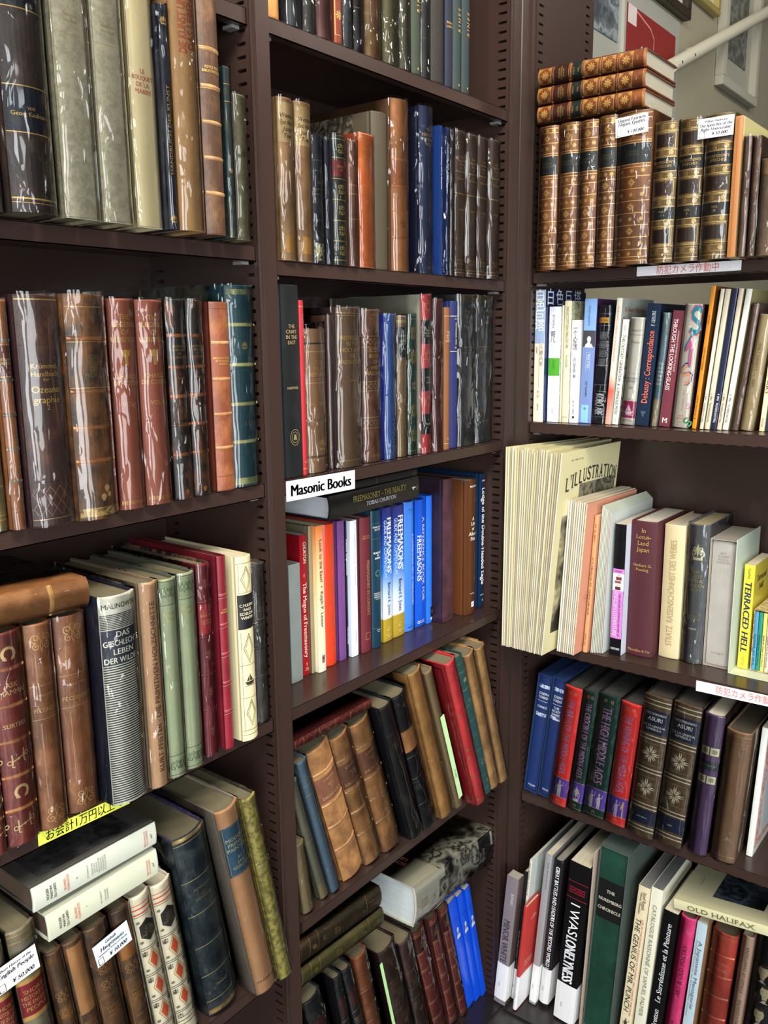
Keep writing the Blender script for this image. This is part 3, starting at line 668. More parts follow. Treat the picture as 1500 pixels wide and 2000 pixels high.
'R0.hu2':(0.3146, -0.0278, 1.4964, 0.0396, 0.2115, 0.0),
'R0.hu3':(0.36, -0.0374, 1.4964, 0.043, 0.2095, 0.0),
'R0.orange':(0.3908, -0.0449, 1.4964, 0.0123, 0.1999, 0.0),
'R0.bp1':(0.405, -0.0445, 1.4964, 0.0126, 0.1702, 0.0),
'R0.bp2':(0.4181, -0.0418, 1.4964, 0.0116, 0.1694, 0.0),
'R0.bp3':(0.4353, -0.0404, 1.4964, 0.0207, 0.1363, 0.0),
'R1.tower':(0.0359, 0.0205, 1.2258, 0.0217, 0.2405, 0.0),
'R1.botchan':(0.0603, 0.0341, 1.2258, 0.0251, 0.2101, 0.0),
'R1.creamthin':(0.0757, 0.0358, 1.2258, 0.0037, 0.2122, 0.0),
'R1.korean':(0.0856, 0.0356, 1.2258, 0.014, 0.2195, 0.0),
'R1.oneman':(0.1021, 0.0356, 1.2258, 0.017, 0.1854, 0.0),
'R1.bluepurple':(0.1236, 0.0391, 1.226, 0.0242, 0.2217, 1.2),
'R1.blackgrid':(0.1489, 0.0409, 1.2261, 0.0245, 0.2095, 1.8),
'R1.henro':(0.1675, 0.041, 1.2261, 0.0108, 0.2216, 3.5),
'R1.outcast':(0.1797, 0.0445, 1.2262, 0.0117, 0.1848, 4.0),
'R1.longfellow':(0.2015, 0.0483, 1.2265, 0.0259, 0.1872, 3.4),
'R1.debussy':(0.2294, 0.045, 1.2265, 0.0241, 0.21, 3.5),
'R1.oldman':(0.2496, 0.0468, 1.2262, 0.013, 0.1942, 4.1),
'R1.glass':(0.267, 0.0514, 1.2265, 0.0196, 0.1973, 4.5),
'R1.pattern':(0.2956, 0.048, 1.2267, 0.0283, 0.2069, 3.6),
'R1.orange':(0.319, 0.0449, 1.2261, 0.0079, 0.2355, 4.6),
'R1.m1':(0.3336, 0.0457, 1.2261, 0.0063, 0.2303, 5.2),
'R1.m2':(0.3424, 0.0468, 1.2262, 0.0086, 0.2295, 5.1),
'R1.m3':(0.3523, 0.0488, 1.2262, 0.0092, 0.2295, 5.2),
'R1.m4':(0.3618, 0.0489, 1.2261, 0.0078, 0.2298, 5.3),
'R1.m5':(0.3715, 0.0499, 1.2263, 0.0097, 0.2286, 5.9),
'R1.brownplastic':(0.3859, 0.0525, 1.2264, 0.0117, 0.2049, 5.7),
'R1.siam':(0.4028, 0.0561, 1.2268, 0.02, 0.1874, 5.8),
'R1.tuttle':(0.4259, 0.0621, 1.226, 0.0082, 0.1871, 3.4),
'R1.last':(0.4387, 0.0622, 1.2261, 0.0136, 0.192, 3.1),
'R2.george':(0.1593, 0.0078, 0.7998, 0.0107, 0.2657, 0.0),
'R2.oxford':(0.2, 0.0263, 0.7998, 0.0244, 0.2488, 0.0),
'R2.lotus':(0.243, 0.0453, 0.7998, 0.0494, 0.2553, 0.0),
'R2.cream':(0.2904, 0.069, 0.7998, 0.0379, 0.2504, 0.0),
'R2.quest':(0.3318, 0.0677, 0.7998, 0.0393, 0.2568, 0.0),
'R2.slipcase':(0.3756, 0.0745, 0.7998, 0.0467, 0.2338, 0.0),
'R2.terraced':(0.4137, 0.0952, 0.7998, 0.019, 0.1909, 0.0),
'R3.chance':(0.0339, 0.0153, 0.4724, 0.035, 0.2603, 6.2),
'R3.sharer':(0.0686, 0.0152, 0.4721, 0.0299, 0.2609, 6.3),
'R3.red1':(0.11, 0.0019, 0.4725, 0.036, 0.2554, 6.3),
'R3.green1':(0.145, 0.0055, 0.472, 0.0295, 0.2557, 6.1),
'R3.green2':(0.1845, 0.0047, 0.4726, 0.0435, 0.2569, 5.7),
'R3.red2':(0.23, 0.0031, 0.4722, 0.0391, 0.2523, 5.1),
'R3.dic1':(0.2815, -0.0049, 0.4724, 0.0497, 0.2809, 4.5),
'R3.dic2':(0.3324, -0.0015, 0.4726, 0.0499, 0.2787, 4.8),
'R3.purple':(0.3837, 0.0034, 0.4715, 0.0341, 0.2698, 3.4),
'R3.hazlitt':(0.4263, 0.0066, 0.4717, 0.0426, 0.249, 3.3),
'R3.whitebox':(0.4596, 0.0557, 0.4706, 0.006, 0.247, 2.8),
'R4.minor':(-0.0115, -0.0331, 0.0016, 0.0305, 0.3078, 6.0),
'R4.blackthin':(0.0166, -0.0192, 0.0004, 0.0095, 0.3157, 4.7),
'R4.callie':(0.0372, -0.0265, 0.0002, 0.0048, 0.3467, 4.4),
'R4.atelier':(0.0439, -0.0424, 0.0003, 0.0066, 0.2537, 5.8),
'R4.silver':(0.0695, -0.003, 0.0006, 0.0152, 0.3614, 4.7),
'R4.battles':(0.0911, 0.003, 0.0008, 0.0211, 0.3514, 4.3),
'R4.lonely':(0.1439, -0.0089, 0.0015, 0.0436, 0.3698, 4.0),
'R4.board':(0.1773, -0.0029, 0.0001, 0.0032, 0.4021, 2.6),
'R4.nuremberg':(0.2089, 0.0053, 0.0016, 0.0578, 0.4165, 3.2),
'R4.punch':(0.2615, 0.0191, 0.0009, 0.0227, 0.3559, 4.4),
'R4.palmer':(0.2884, 0.0227, 0.0007, 0.0223, 0.36, 3.8),
'R4.breton':(0.3145, 0.0247, 0.0011, 0.0277, 0.3265, 4.5),
'R4.pink':(0.3441, 0.0319, 0.0011, 0.0289, 0.3175, 4.5),
'R4.menagerie':(0.373, 0.0382, 0.0006, 0.019, 0.3147, 3.8),
'R4.noir':(0.4116, 0.0512, 0.0014, 0.0445, 0.3008, 3.7),
'R4.mantegna':(0.4505, 0.0627, 0.0007, 0.0217, 0.3066, 3.5),
'R4.faces':(0.4887, 0.0744, 0.0015, 0.0502, 0.3104, 3.3)}
D.update({'L3.navy':(-.7540,.0086,.4746,.0535,.2902,-8.8), 'L3.modern':(-.6940,-.0147,.4742,.0400,.3151,-10.7), 'L3.yellow':(-.6592,-.0175,.4734,.0290,.3174,-11.0),
 'M0.t1':(-.5985,.0084,1.7709,.0255,.25,0), 'L2.greyplastic':(-.6590,.0098,.8627,.0260,.2255,0), 'M2.set1':(-.1385,.0153,1.1935,.0556,.2610,0), 'M2.set2':(-.0755,.0191,1.1935,.0570,.2615,0),
 'M4.olivetan':(-.5750,.0141,.5169,.0280,.1350,-8), 'M4.greyolive':(-.5365,.0183,.5177,.0205,.2330,-15.7), 'M4.tangilt':(-.2217,-.0043,.5204,.0360,.3270,-17.8), 'M4.red':(-.1451,-.0303,.5200,.0311,.3330,-19.2),
 'M4.dkgreen':(-.1065,-.0213,.5186,.0215,.3300,-19.4), 'M4.mottled1':(-.0785,-.0206,.5196,.0310,.3200,-18.2), 'M4.mottled2':(-.0470,-.0224,.5192,.0285,.3220,-17.6),
 'M5.dk6':(-.2384,.028,.0046,.0378,.3010,-13.9), 'M5.rb1':(-.1770,.0371,.0056,.0385,.2868,-16.1), 'M5.rb2':(-.1418,.0310,.0039,.0290,.2943,-15.4), 'M5.rb3':(-.1130,.0254,.0035,.0260,.3000,-15.0),
 'M5.blue1':(-.0855,.0297,.0033,.0255,.2979,-14.5), 'M5.blue2':(-.0615,.0271,.0026,.0203,.2990,-14.2), 'M5.blue3':(-.0412,.0242,.0023,.0183,.3030,-13.8),
 'R1.tower':(.0377,.0205,1.2258,.0219,.2405,0), 'R1.orange':(.3212,.0449,1.2261,.0074,.2355,4.6), 'R3.chance':(.0428,.0153,.4721,.0300,.2603,6.2), 'R3.sharer':(.0738,.0152,.4720,.0275,.2609,6.2),
 'R4.minor':(-.0114,-.0360,.0016,.0307,.3078,6.0), 'R4.blackthin':(.0315,-.0192,.0004,.0075,.3157,4.7), 'R4.breton':(.3145,.0247,.0011,.0282,.3215,4.5)})
for _k in ('dark_left', 'kaufmann', 'vellum1', 'vellum2', 'bouquet', 'tanred', 'brownband'): D['L0.'+_k] = D['L0.'+_k][:4] + (.2480, 0)
D.update({'L3.yellow':(-.6588,-.0175,.4734,.0285,.3174,-10.75), 'M4.olivetan':(-.5768,.0141,.5169,.0270,.1350,-8.2), 'M5.rb1':(-.1785,.0371,.0056,.0380,.2868,-16.0), 'R4.minor':(.0143,-.0450,.0014,.0270,.3078,5.0),
 'R1.tower':(.0372,.0205,1.2258,.0205,.2405,0), 'R1.botchan':(.0608,.0341,1.2258,.0240,.2101,0)})
D.update({'L3.yellow':(-.6580,-.0175,.4734,.0280,.3150,-10.6), 'M4.olivetan':(-.5768,.0141,.5169,.0250,.1250,-8.6)})
D.update({'L3.yellow':(-.6600,-.0175,.4734,.0250,.3150,-10.6), 'L3.english_b':(-1.0026,.0154,.4717,.0335,.2859,-4.2), 'L3.haup4':(-.8763,.0154,.4720,.0270,.2380,-6.5)})
D.update({'L3.english_b':(-1.0020,.0154,.4717,.0330,.2859,-4.8), 'L3.english_a':(-1.0335,.0154,.4716,.0225,.2830,-5.2), 'L3.haup4':(-.8760,.0154,.4720,.0268,.2380,-6.7)})
D.update({'L3.english_a':(-1.0350,.0154,.4716,.0220,.2830,-4.8), 'L3.haup4':(-.8752,.0154,.4720,.0262,.2380,-6.6)})

def lie(c, ang, L, th, y):     # a book lying flat, spine outwards, head to the left: base point is the right end
    a = math.radians(ang); return (c[0]+L/2*math.cos(a), y, c[1]+L/2*math.sin(a), th, L, -(90+ang))
BROWN = 'lea|#6b4a38|#a9744a|.45'
# ---- left bay, top shelf
book('L0.dark_left', 'lea|#3a2f2b|#6a4a3c|.3', ops=[('L', .25, .8), ('L', .6, .8)], label='dark book in plastic cut by the left photo edge, beside the gothic lettered one', sleeve=4)
book('L0.kaufmann', 'lea|#43352f|#6f5443|.25', ops=[('B', .02, .30, '#1d1f26'), ('B', .56, .72, '#1b1f2e'), ('L', .30, .9), ('L', .56, .9), ('L', .72, .9), ('L', .95, 1.4), ('L', .965, .6), ('T', 'Politische Geschichte\nDeutschlands\nim\nNeunzehnten Jahrhundert', .20, 3.4), ('T', 'von\nGeorg Kaufmann', .645, 3.6)], label='thick dark brown volume with two black gothic lettered panels, wrapped in crinkled plastic', sleeve=4)
for k, q in (('L0.vellum1', 'left of the two, beside the dark gothic book'), ('L0.vellum2', 'right of the two, beside the cream book with red title')):
    book(k, 'mar|#bab29a|#a9a08a', 'mar|#a09880|#8d866e', bulge=.0012, ops=[('F', .005, .995, 1.2, .5, '#8d8468'), ('L', .33, .4), ('T', 'Histoire\ndes Arts', .27, 3, 'gold|#cbb98a')], label='tall grey mottled vellum volume, ' + q, group='two grey vellum volumes on the upper left shelf', sleeve=3)
book('L0.bouquet', 'pap|#dfd0a8', 'pap|#c4b690', bulge=.001, ops=[('F', .004, .996, .9, .5, '#8a7a55'), ('T', 'LE\nBOUQUET\nDE LA\nMARIEE', .42, 4.2, '#c4705c', .8, {'serif': True})], label='tall cream slip book with red capitals down its flat spine', sleeve=3)
book('L0.navythin', 'lea|#232838|#4a4a5a|.3', ops=[('O', 'crown', 0, .07, 4.5), ('U', 'HANDBUCH DER KUNST', .35, .75, .3), ('O', 'crown', 0, .95, 4.5)], label='slim navy book in glittering plastic, gilt crown ornament near its head', sleeve=4)
book('L0.tanred', 'clo|#b08a5c', 'clo|#a98456', ops=[('U', 'DIE KUNST UND', .04, .28, .26, -.3, '#b5533b'), ('U', 'DAS LEBEN', .06, .26, .26, .35, '#b5533b')], label='tall tan cloth volume in plastic with red upright lettering near the top', sleeve=3)
book('L0.brownband', 'lea|#5b4334|#8d6a4c|.3', bands=[.22, .37, .52, .67, .82], band_mat='lea|#8f6d4c|#c29a68|.6', ops=[('T', 'REVUE DES\nBIBLIOTHEQUES', .30, 2.6), ('L', .21, .5), ('L', .38, .5)], label='tall brown leather volume with five pale raised bands, right of the tan cloth one')
book('L0.greenthin', 'lea|#3b4a4a|#7a7a5a|.3', ops=[('L', .1, .8), ('L', .2, .8), ('O', 'flower', 0, .6, 3)], label='slim dark green book in plastic, between banded brown leather and olive cloth', sleeve=4)
book('L0.olivecloth', 'mar|#766f54|#686146', ops=[('F', .03, .97, 2, .4, '#5d573f'), ('L', .30, .5, '#5d573f'), ('L', .50, .5, '#5d573f'), ('T', 'IIIII', .4, 6, '#5d573f'), ('P', .55, .92, '#6a6448')], label='short olive cloth book with blind tooled frames, rightmost on the upper left shelf', sleeve=3)
# ---- left bay, second shelf
book('L1.olivegold', 'lea|#6a5f3a|#a4935a|.5', ops=[('L', .8, .9), ('L', .93, .9), ('L', .95, .9)], label='olive and gilt book, leftmost on its shelf, only its lower spine in view', sleeve=2)
book('L1.bands_tan', 'lea|#a0673f|#c08a5c|.35', bands=[.17, .34, .49, .64, .78], band_mat='lea|#7a6a5a|#a89880|.5', ops=[('B', .19, .325, '#6b3a28'), ('T', 'LES SAMEDIS\nDE PARIS', .26, 2.4), ('L', .19, .5), ('L', .325, .5)], label='narrow orange tan leather book with grey raised bands, in plastic', sleeve=3)
book('L1.krummel', 'lea|#5f4640|#8f6248|.28', 'clo|#4a2a2c', ops=[('L', .02, 1.2), ('Z', .05, .20, '#4a3a36', 4), ('L', .21, .5, '#3a2c2a'), ('T', 'Krümmel,\nHandbuch', .315, 5.0, 'g', .80, {'bold': .01, 'serif': False}), ('T', 'der', .355, 3.6, 'g', .8, {'serif': False}), ('T', 'Ozeano\ngraphie', .42, 6.6, 'g', .86, {'bold': .012, 'serif': False}), ('T', '2', .475, 5, 'g'), ('L', .80, .5, '#3a2c2a'), ('Z', .82, .95, '#b0836a', 4), ('L', .965, .6)], label='thick dark brown volume with large gilt sans letters and the number 2', sleeve=5)
book('L1.salz', 'lea|#5a4638|#b07a48|.5', bands=[.19, .42, .58, .73], band_mat='lea|#8d5a38|#c58a58|.6', ops=[('L', .055, .6), ('T', 'SAGES\nFORMULES\nDU\nPEUPLE', .31, 4, 'gold|#8d8468'), ('L', .205, .5), ('L', .405, .5), ('B', .945, .985, 'mar|#c9a86a|#6a5a38'), ('O', 'face', .3, .86, 4, 'lea|#c9a070|#e0c090'), ('O', 'face', .1, .90, 4, 'lea|#c9a070|#e0c090'), ('O', 'face', .42, .89, 3, 'lea|#c9a070|#e0c090')], label='broad worn brown leather volume with rubbed bands and torn pale patch low down', sleeve=6)
for k, q, v in (('L1.legend1', 'VOL. I', 'volume one, the left of the pair'), ('L1.legend2', 'VOL. II', 'volume two, the right of the pair')):
    book(k, 'clo|#a3604a', ops=[('T', 'THE\nLEGEND\nOF\nULENSPIEGEL', .135, 5.2, 'g', .92, {'bold': .01}), ('O', 'owl', 0, .27, 6.5, 'g', 0, 9), ('T', 'CHARLES\nDE COSTER', .375, 4.6, 'g', .9), ('T', q, .49, 4.4, 'g', .7), ('T', 'HEINEMANN', .965, 4.2, 'g', .92)], label='terracotta cloth volume with a gilt owl shaped emblem, ' + v, group='pair of terracotta cloth volumes', sleeve=4)
for k, q, v in (('L1.tome1', 'I', 'volume one, left'), ('L1.tome2', 'II', 'volume two, right')):
    book(k, 'lea|#3a322e|#a8683a|.3', 'lea|#2e2826|#50403a|.3', bands=[.175, .33, .475, .62, .77], band_mat='lea|#5a3e30|#c07a48|.6', ops=[('T', 'L. BRUNSCHVICG\nLE PROGRES\nDE\nLA CONSCIENCE', .255, 2.7, 'gold|#b08a5a', .9), ('T', 'TOME', .385, 2.6, 'gold|#b08a5a'), ('T', q, .435, 4.2, 'gold|#b08a5a'), ('O', 'face', .1, .965, 3.5, 'lea|#b5743f|#c98a50')], label='nearly black banded leather volume in plastic, ' + v + ' of the pair', group='pair of black banded leather volumes', sleeve=4)
book('L1.brownleather', 'lea|#8a5238|#b5764c|.4', 'lea|#5a2c24|#6d382c|.3', bands=[.21, .40, .585, .765], band_mat='lea|#a06a44|#d0a070|.7', ops=[('L', .035, .5, '#5a3020'), ('L', .92, .5, '#5a3020'), ('B', .225, .385, '#8a4f36'), ('T', 'RELIGION, MORALE\nET POLITIQUE\nPOSITIVE', .305, 2.3, 'g', .9), ('L', .215, .4), ('L', .395, .4)], label='russet leather volume with dark side and gilt rubbed bands, without plastic')
book('L1.teal', 'lea|#31525a|#4a6a6a|.3', 'mar|#5d5a3a|#8a8050', half=True, bands=[.19, .385, .58, .77], band_mat='lea|#8f9268|#d8d090|.7', ops=[('B', .02, .045, 'lea|#b8b478|#5a6a58|.6'), ('L', .185, 2.2, 'lea|#c8c088|#6a7058|.6'), ('L', .39, 2.2, 'lea|#c8c088|#6a7058|.6'), ('L', .585, 2.2, 'lea|#c8c088|#6a7058|.6'), ('L', .775, 2.2, 'lea|#c8c088|#6a7058|.6'), ('O', 'crown', 0, .29, 5), ('B', .955, .99, 'lea|#b8b478|#5a6a58|.6'), ('T', 'I  L', .68, 5, 'gold|#a8a070')], label='tall teal leather volume with marbled board and pale rubbed bands, right end of shelf', sleeve=3)
# ---- left bay, third shelf
RM = 'lea|#7d3a34|#a4563f|.35'
def surtees(k, label):
    gp = 'gold|#dcc08c'
    book(k, RM, bands=[.165, .335, .50, .665, .825], band_mat='lea|#8d4236|#d79a5c|.6', ops=[('O', 'horseshoe', 0, .10, 9, gp), ('T', 'ASK\nMAMMA', .255, 5, gp), ('T', 'SURTEES', .425, 4.4, gp), ('O', 'bit', 0, .585, 11, gp), ('O', 'horseshoe', 0, .745, 9, gp), ('O', 'bit', 0, .90, 11, gp)], label=label, group='red leather volumes with riding emblems', sleeve=3)
surtees('L2.askmamma', 'red leather volume stamped with gilt horseshoes and riding bits')
surtees('L2.redsliver', 'sliver of a red leather volume at the left photo edge, beside the horseshoe one')
for k, q in (('L2.fec1', 'left and narrower of the pair'), ('L2.fec2', 'right and wider of the pair')):
    gp = 'gold|#cfa873'
    book(k, 'lea|#8f5c3c|#b9835a|.4', ops=[('O', 'scroll', 0, .085, 11, gp), ('T', 'EMILE ZOLA', .335, 2.4, gp), ('T', 'FÉCONDITÉ', .405, 4.4, gp, .88), ('L', .29, .5, gp), ('L', .45, .5, gp), ('X', -.5, .14, .28, .4, gp), ('X', .5, .14, .28, .4, gp), ('X', -.5, .47, .84, .4, gp), ('X', .5, .47, .84, .4, gp), ('O', 'scroll', 0, .925, 11, gp, math.pi)], label='light brown leather volume with gilt scrollwork at both ends, ' + q, group='pair of brown art nouveau volumes', sleeve=3)
book('L2.malinowski', 'clo|#dcd8c6', 'clo|#23263a', ops=[('T', 'MALINOWSKI', .045, 5.6, '#2c2c34', .9, {'serif': False}), ('B', .155, .32, '#3a3c4c'), ('T', 'DAS\nGESCHLECHTS\nLEBEN\nDER WILDEN', .237, 6.4, '#f0ecd8', .94, {'serif': False, 'bold': .008}), ('S', 9, .085, .148, 1.1, '#3a3a42'), ('S', 58, .328, .985, 1.5, '#34343c')], label='thick book with black and white striped spine and dark blue boards', sleeve=4)
book('L2.pfister', 'clo|#c49d78', 'clo|#8d7a64', ops=[('U', 'KURT PFISTER · DIE PRIMITIVEN HOLZSCHNITTE', .09, .92, .28, 0, '#7a5c40', {'serif': False})], label='tan cloth book with brown lettering running up the whole spine', sleeve=3)
for k, q in (('L2.green1', 'left'), ('L2.green2', 'right')):
    book(k, 'clo|#a6ac8a', 'clo|#5c6050', ops=[('B', .02, .115, '#989f7c'), ('O', 'scroll', -.42, .065, 7, '#3c5a3a'), ('O', 'scroll', .42, .065, 7, '#3c5a3a'), ('L', .012, .7, '#3c5a3a'), ('L', .125, .7, '#3c5a3a'), ('T', 'Goethe\nBuch', .18, 4.4, 'gold|#c8bf88'), ('L', .885, .7, '#3c5a3a'), ('L', .985, .7, '#3c5a3a'), ('O', 'scroll', -.42, .935, 7, '#3c5a3a', math.pi), ('O', 'scroll', .42, .935, 7, '#3c5a3a', math.pi)], label='pale green cloth volume with dark green scroll borders, ' + q + ' of the two', group='two pale green volumes', sleeve=3)
book('L2.red1', 'lea|#7c2c34|#93404a|.3', 'mar|#2a1c1c|#7a5a44', half=True, bands=[.19, .37, .565, .75], ops=[('B', .205, .355, '#a02c30'), ('T', 'GONCOURT\n\nLA FEMME\nDE PARIS', .28, 2.2, 'g', .9)] + [('O', 'sprig', 0, t, 7, 'gold|#c49070') for t in (.10, .465, .66, .87)], label='wine red half leather volume with gilt leaf sprigs between the bands', sleeve=1)
book('L2.red2', 'lea|#8a2433|#98303e|.3', 'lea|#6a1c28|#7a2430|.3', bands=[.2, .35, .50, .65, .80], ops=[('L', t, .5, 'gold|#d0a0a0') for t in (.19, .21, .34, .36, .49, .51, .64, .66, .79, .81)] + [('T', 'LABE\nŒUVRES', .275, 2.2)], label='slim crimson leather book with pairs of fine gilt lines, left of cream book')
CR = '#6a6048'
book('L2.cream', 'pap|#e0d5ac', 'pap|#d6cca6', bulge=.005, ops=[('B', .20, .385, '#17181b'), ('T', 'C.H.KERN\nRAGE\nSCHILDER\nWINTER', .29, 3.6, '#e8e0c0', .84), ('X', -.8, .04, .19, .5, CR), ('X', -.8, .40, .95, .5, CR), ('O', 'diamondline', 0, .12, 13, CR, 0, 17), ('O', 'diamondline', 0, .49, 13, CR, 0, 20), ('O', 'ship', 0, .66, 9, '#3a362a'), ('O', 'diamondline', 0, .845, 13, CR, 0, 18), ('L', .035, .6, CR), ('L', .19, .5, CR), ('L', .58, .5, CR), ('L', .76, .5, CR), ('L', .94, .6, CR), ('L', .965, .6, CR)], label='cream vellum book with black title panel and fine line lozenges')
book('L2.greyplastic', 'lea|#4a443f|#6a625a|.4', bands=[.2, .36, .52, .70], ops=[('T', 'PARIS\nVICTOR', .28, 2.6, 'gold|#a08a6a'), ('L', .34, .5, 'gold|#a08a6a')], label='dark grey brown volume in plastic, right end of shelf behind the cream book', sleeve=4)
D['L2.top'] = lie((-.9830, 1.1165), -1.0, .118, .0335, -.006)
book('L2.top', 'lea|#9a6a42|#c39262|.4', 'mar|#1e1d18|#6a6038', half=True, row='L2', d=.17, bands=[.62], band_mat='lea|#b0824f|#dfb67c|.6', ops=[('L', .60, .8), ('L', .64, .8), ('L', .06, .8)], label='brown leather book with black and gold speckled cover, lying on the red and brown volumes', sleeve=1)
# ---- left bay, bottom visible shelf
for k, q in (('L3.english_a', 'cut by the left photo edge'), ('L3.english_b', 'the right one carrying the fifty thousand price card')):
    tg = [(-.0155, .2445, .0490, .0310, (('Short History of the', .10), ('English People', .16)), '¥ 50,000', 2)] if k.endswith('b') else []
    book(k, 'lea|#857a66|#a49a80|.5', 'lea|#3a3630|#554f44|.4', ops=[('B', .245, .39, '#8a2430'), ('B', .225, .245, GOLD), ('B', .39, .41, GOLD), ('T', 'SHORT\nHISTORY OF\nTHE ENGLISH\nPEOPLE', .318, 5.0, 'g', .9), ('L', .02, 1.2), ('L', .05, 1.0)], label='grey calf volume with wine red panel, ' + q, group='two grey calf history volumes', sleeve=3, tags=tg)
HB = ['left of the four', 'with a large torn orange patch', 'under the left half of the ten thousand price card', 'right of the four, beside the white patterned books']
for i, k in enumerate(('L3.haup1', 'L3.haup2', 'L3.haup3', 'L3.haup4')):
    gp = 'gold|#b48a58'; op = [('O', 'scroll', 0, t, 10, gp, 0, 9) for t in ((.26, .36, .88) if i < 3 else (.36, .88))] + [('F', .43, .72, 2, .7, gp), ('T', 'Gerhart\nHaupt-\nmann', .52, 4.0, gp), ('T', 'BDE. %d' % (i+1), .66, 3.4, gp), ('O', 'fleuron', 0, .80, 9, gp)]
    if i == 1: op = [('B', .03, .44, 'lea|#a87c50|#b98a58|.5', -.8, .85)] + op[3:]
    if i == 3: op += [('B', .10, .30, 'lea|#a8743f|#b98348|.5', -.9, .9)]
    book(k, 'lea|#584434|#94683f|.4', ops=op, label='dark brown gilt decorated leather volume, ' + HB[i], group='four dark brown gilt volumes wrapped together', sleeve=5, tags=[(.0120, .2010, .0490, .0305, (('Gehalt', .13), ('Hauptmann', .16), ('Dramatische Werke in 8 Bänden', .07)), '¥ 10,000', 4, '#dfeaf8')] if i == 2 else [])
for k, q in (('L3.pat1', 'left'), ('L3.pat2', 'right')):
    Bk = '#1d1a18'; Rd = '#d2603e'; op = [('L', .05, 1.0, Rd), ('S', 2, .075, .105, 2.0, Rd), ('L', .12, .7, Bk), ('O', 'hex', 0, .215, 12.5, '#2c2824', 0, 17), ('T', 'DAS\nNEUE\nBUCH\nDER WELT', .215, 2.6, '#8a7c5c', .66)]
    for t in (.41, .58, .75): op += [('O', 'diamond', 0, t, 10, Rd, 0, 13), ('O', 'diamondline', 0, t, 14, '#b8925a', 0, 18)]
    for t in (.325, .495, .665, .835): op += [('L', t-.008, .8, Bk), ('L', t+.004, .8, Bk)] + [('O', 'fleuron', u, t+.03, 4.5, '#4a3a28') for u in (-.7, .7)]
    for t in (.155, .28, .36, .46, .53, .63, .70, .80): op += [('O', 'flower', u, t, 2.4, '#4a3c30') for u in (-.75, .75)]
    op += [('T', 'VVVVVVVV', .875, 2.6, '#4a3a30', .9), ('L', .90, .8, Bk), ('L', .925, .8, Bk)]
    book(k, 'pap|#e6dcc2', 'pap|#d6cdb8', ops=op, label='white patterned book with black hexagon and red diamonds, ' + q + ' of the two', group='two patterned books', sleeve=3)
book('L3.navy', 'lea|#28343e|#59625f|.42', 'mar|#3a345a|#565070', half=True, ops=[('L', t, 1.1, 'gold|#c0b078') for t in (.035, .235, .42, .60, .765, .915)] + [('T', 'ALMANACH\n—\nDES\nGRISEBACH', .315, 3.4, 'gold|#a89a70'), ('T', 'MAINZ', .84, 4, 'gold|#c0b078'), ('B', .965, .99, 'lea|#c9a86a|#5a5238|.7'), ('B', .002, .02, 'lea|#c9a86a|#3a4450|.5')], label='big dark navy volume with thin gilt lines, violet boards and worn edges', sleeve=2, d=.19)
book('L3.modern', 'clo|#b58a63', 'clo|#8d8276', ops=[('B', .085, .335, '#35566a'), ('F', .09, .33, 3, .5, 'gold|#b8b48c'), ('T', 'MODERN\nFRENCH\nPAINTERS', .175, 5.2, 'gold|#c8c094', .84), ('T', 'BY\nJAN\nGORDON', .27, 4.6, 'gold|#c8c094', .7), ('T', 'THE BODLEY HEAD', .93, 3.2, '#5a4634', .86)], label='leaning tan cloth book with blue title label, grey left board', sleeve=3, d=.20)
book('L3.yellow', 'mar|#a89c58|#7a7040', 'mar|#3e3a34|#58503c', half=True, bands=[.175, .335, .355], ops=[('L', .16, .5), ('L', .19, .5), ('L', .32, .5), ('L', .37, .5)], label='mottled yellow leaning volume at the right end of the lower left shelf', sleeve=2, d=.20)
for k, q, c, an, L_, th, pos, v in (('L3.lo', 'pap|#ced0ba', (-.9245, .7435), 2.4, .1500, .0345, 'the lower of the lying pair', 'I'), ('L3.up', 'pap|#cdd0c2', (-.9310, .7842), 0.8, .1640, .0300, 'the upper of the lying pair', 'II')):
    D[k] = lie(c, an, L_, th, .010)
    op = [('T', 'ROGER\nMARTIN\nDU GARD', .13, 3.0, '#2a2a2a', .6, {'bold': .01, 'serif': False}), ('T', 'ŒUVRES\nCOMPLETES', .245, 2.7, '#cf5a44', .7), ('T', v, .325, 2.4, '#333333'), ('T', 'LES THIBAULT' + ('\n\nSUITE ET FIN\nL\'ÉTÉ 1914\nÉPILOGUE\nVIEILLE FRANCE\nCONFIDENCE\nLE TESTAMENT\nUN TACITURNE' if v == 'II' else '\n\nPAR ROGER\nSOUVENIRS'), .48, 1.9, '#777a70', .75, {'serif': False}), ('T', 'BIBLIOTHEQUE\nDE LA PLEIADE', .90, 2.1, '#cf5a44', .7), ('T', 'nrf', .945, 3.2, '#444444', .5, {'shear': .3})]
    book(k, q, 'pap|#55524e' if v == 'II' else q, op + ([('RB', .12, .62, .10, .86, 'pho|#2a2a2c|#4a4a4c|18')] if v == 'II' else []), 'pale cream paper jacket volume, ' + pos + ' above the wrapped sets', 'two cream volumes lying flat', row='L3', d=.12, bulge=.002, sleeve=0, pages='pag|#6a5444')
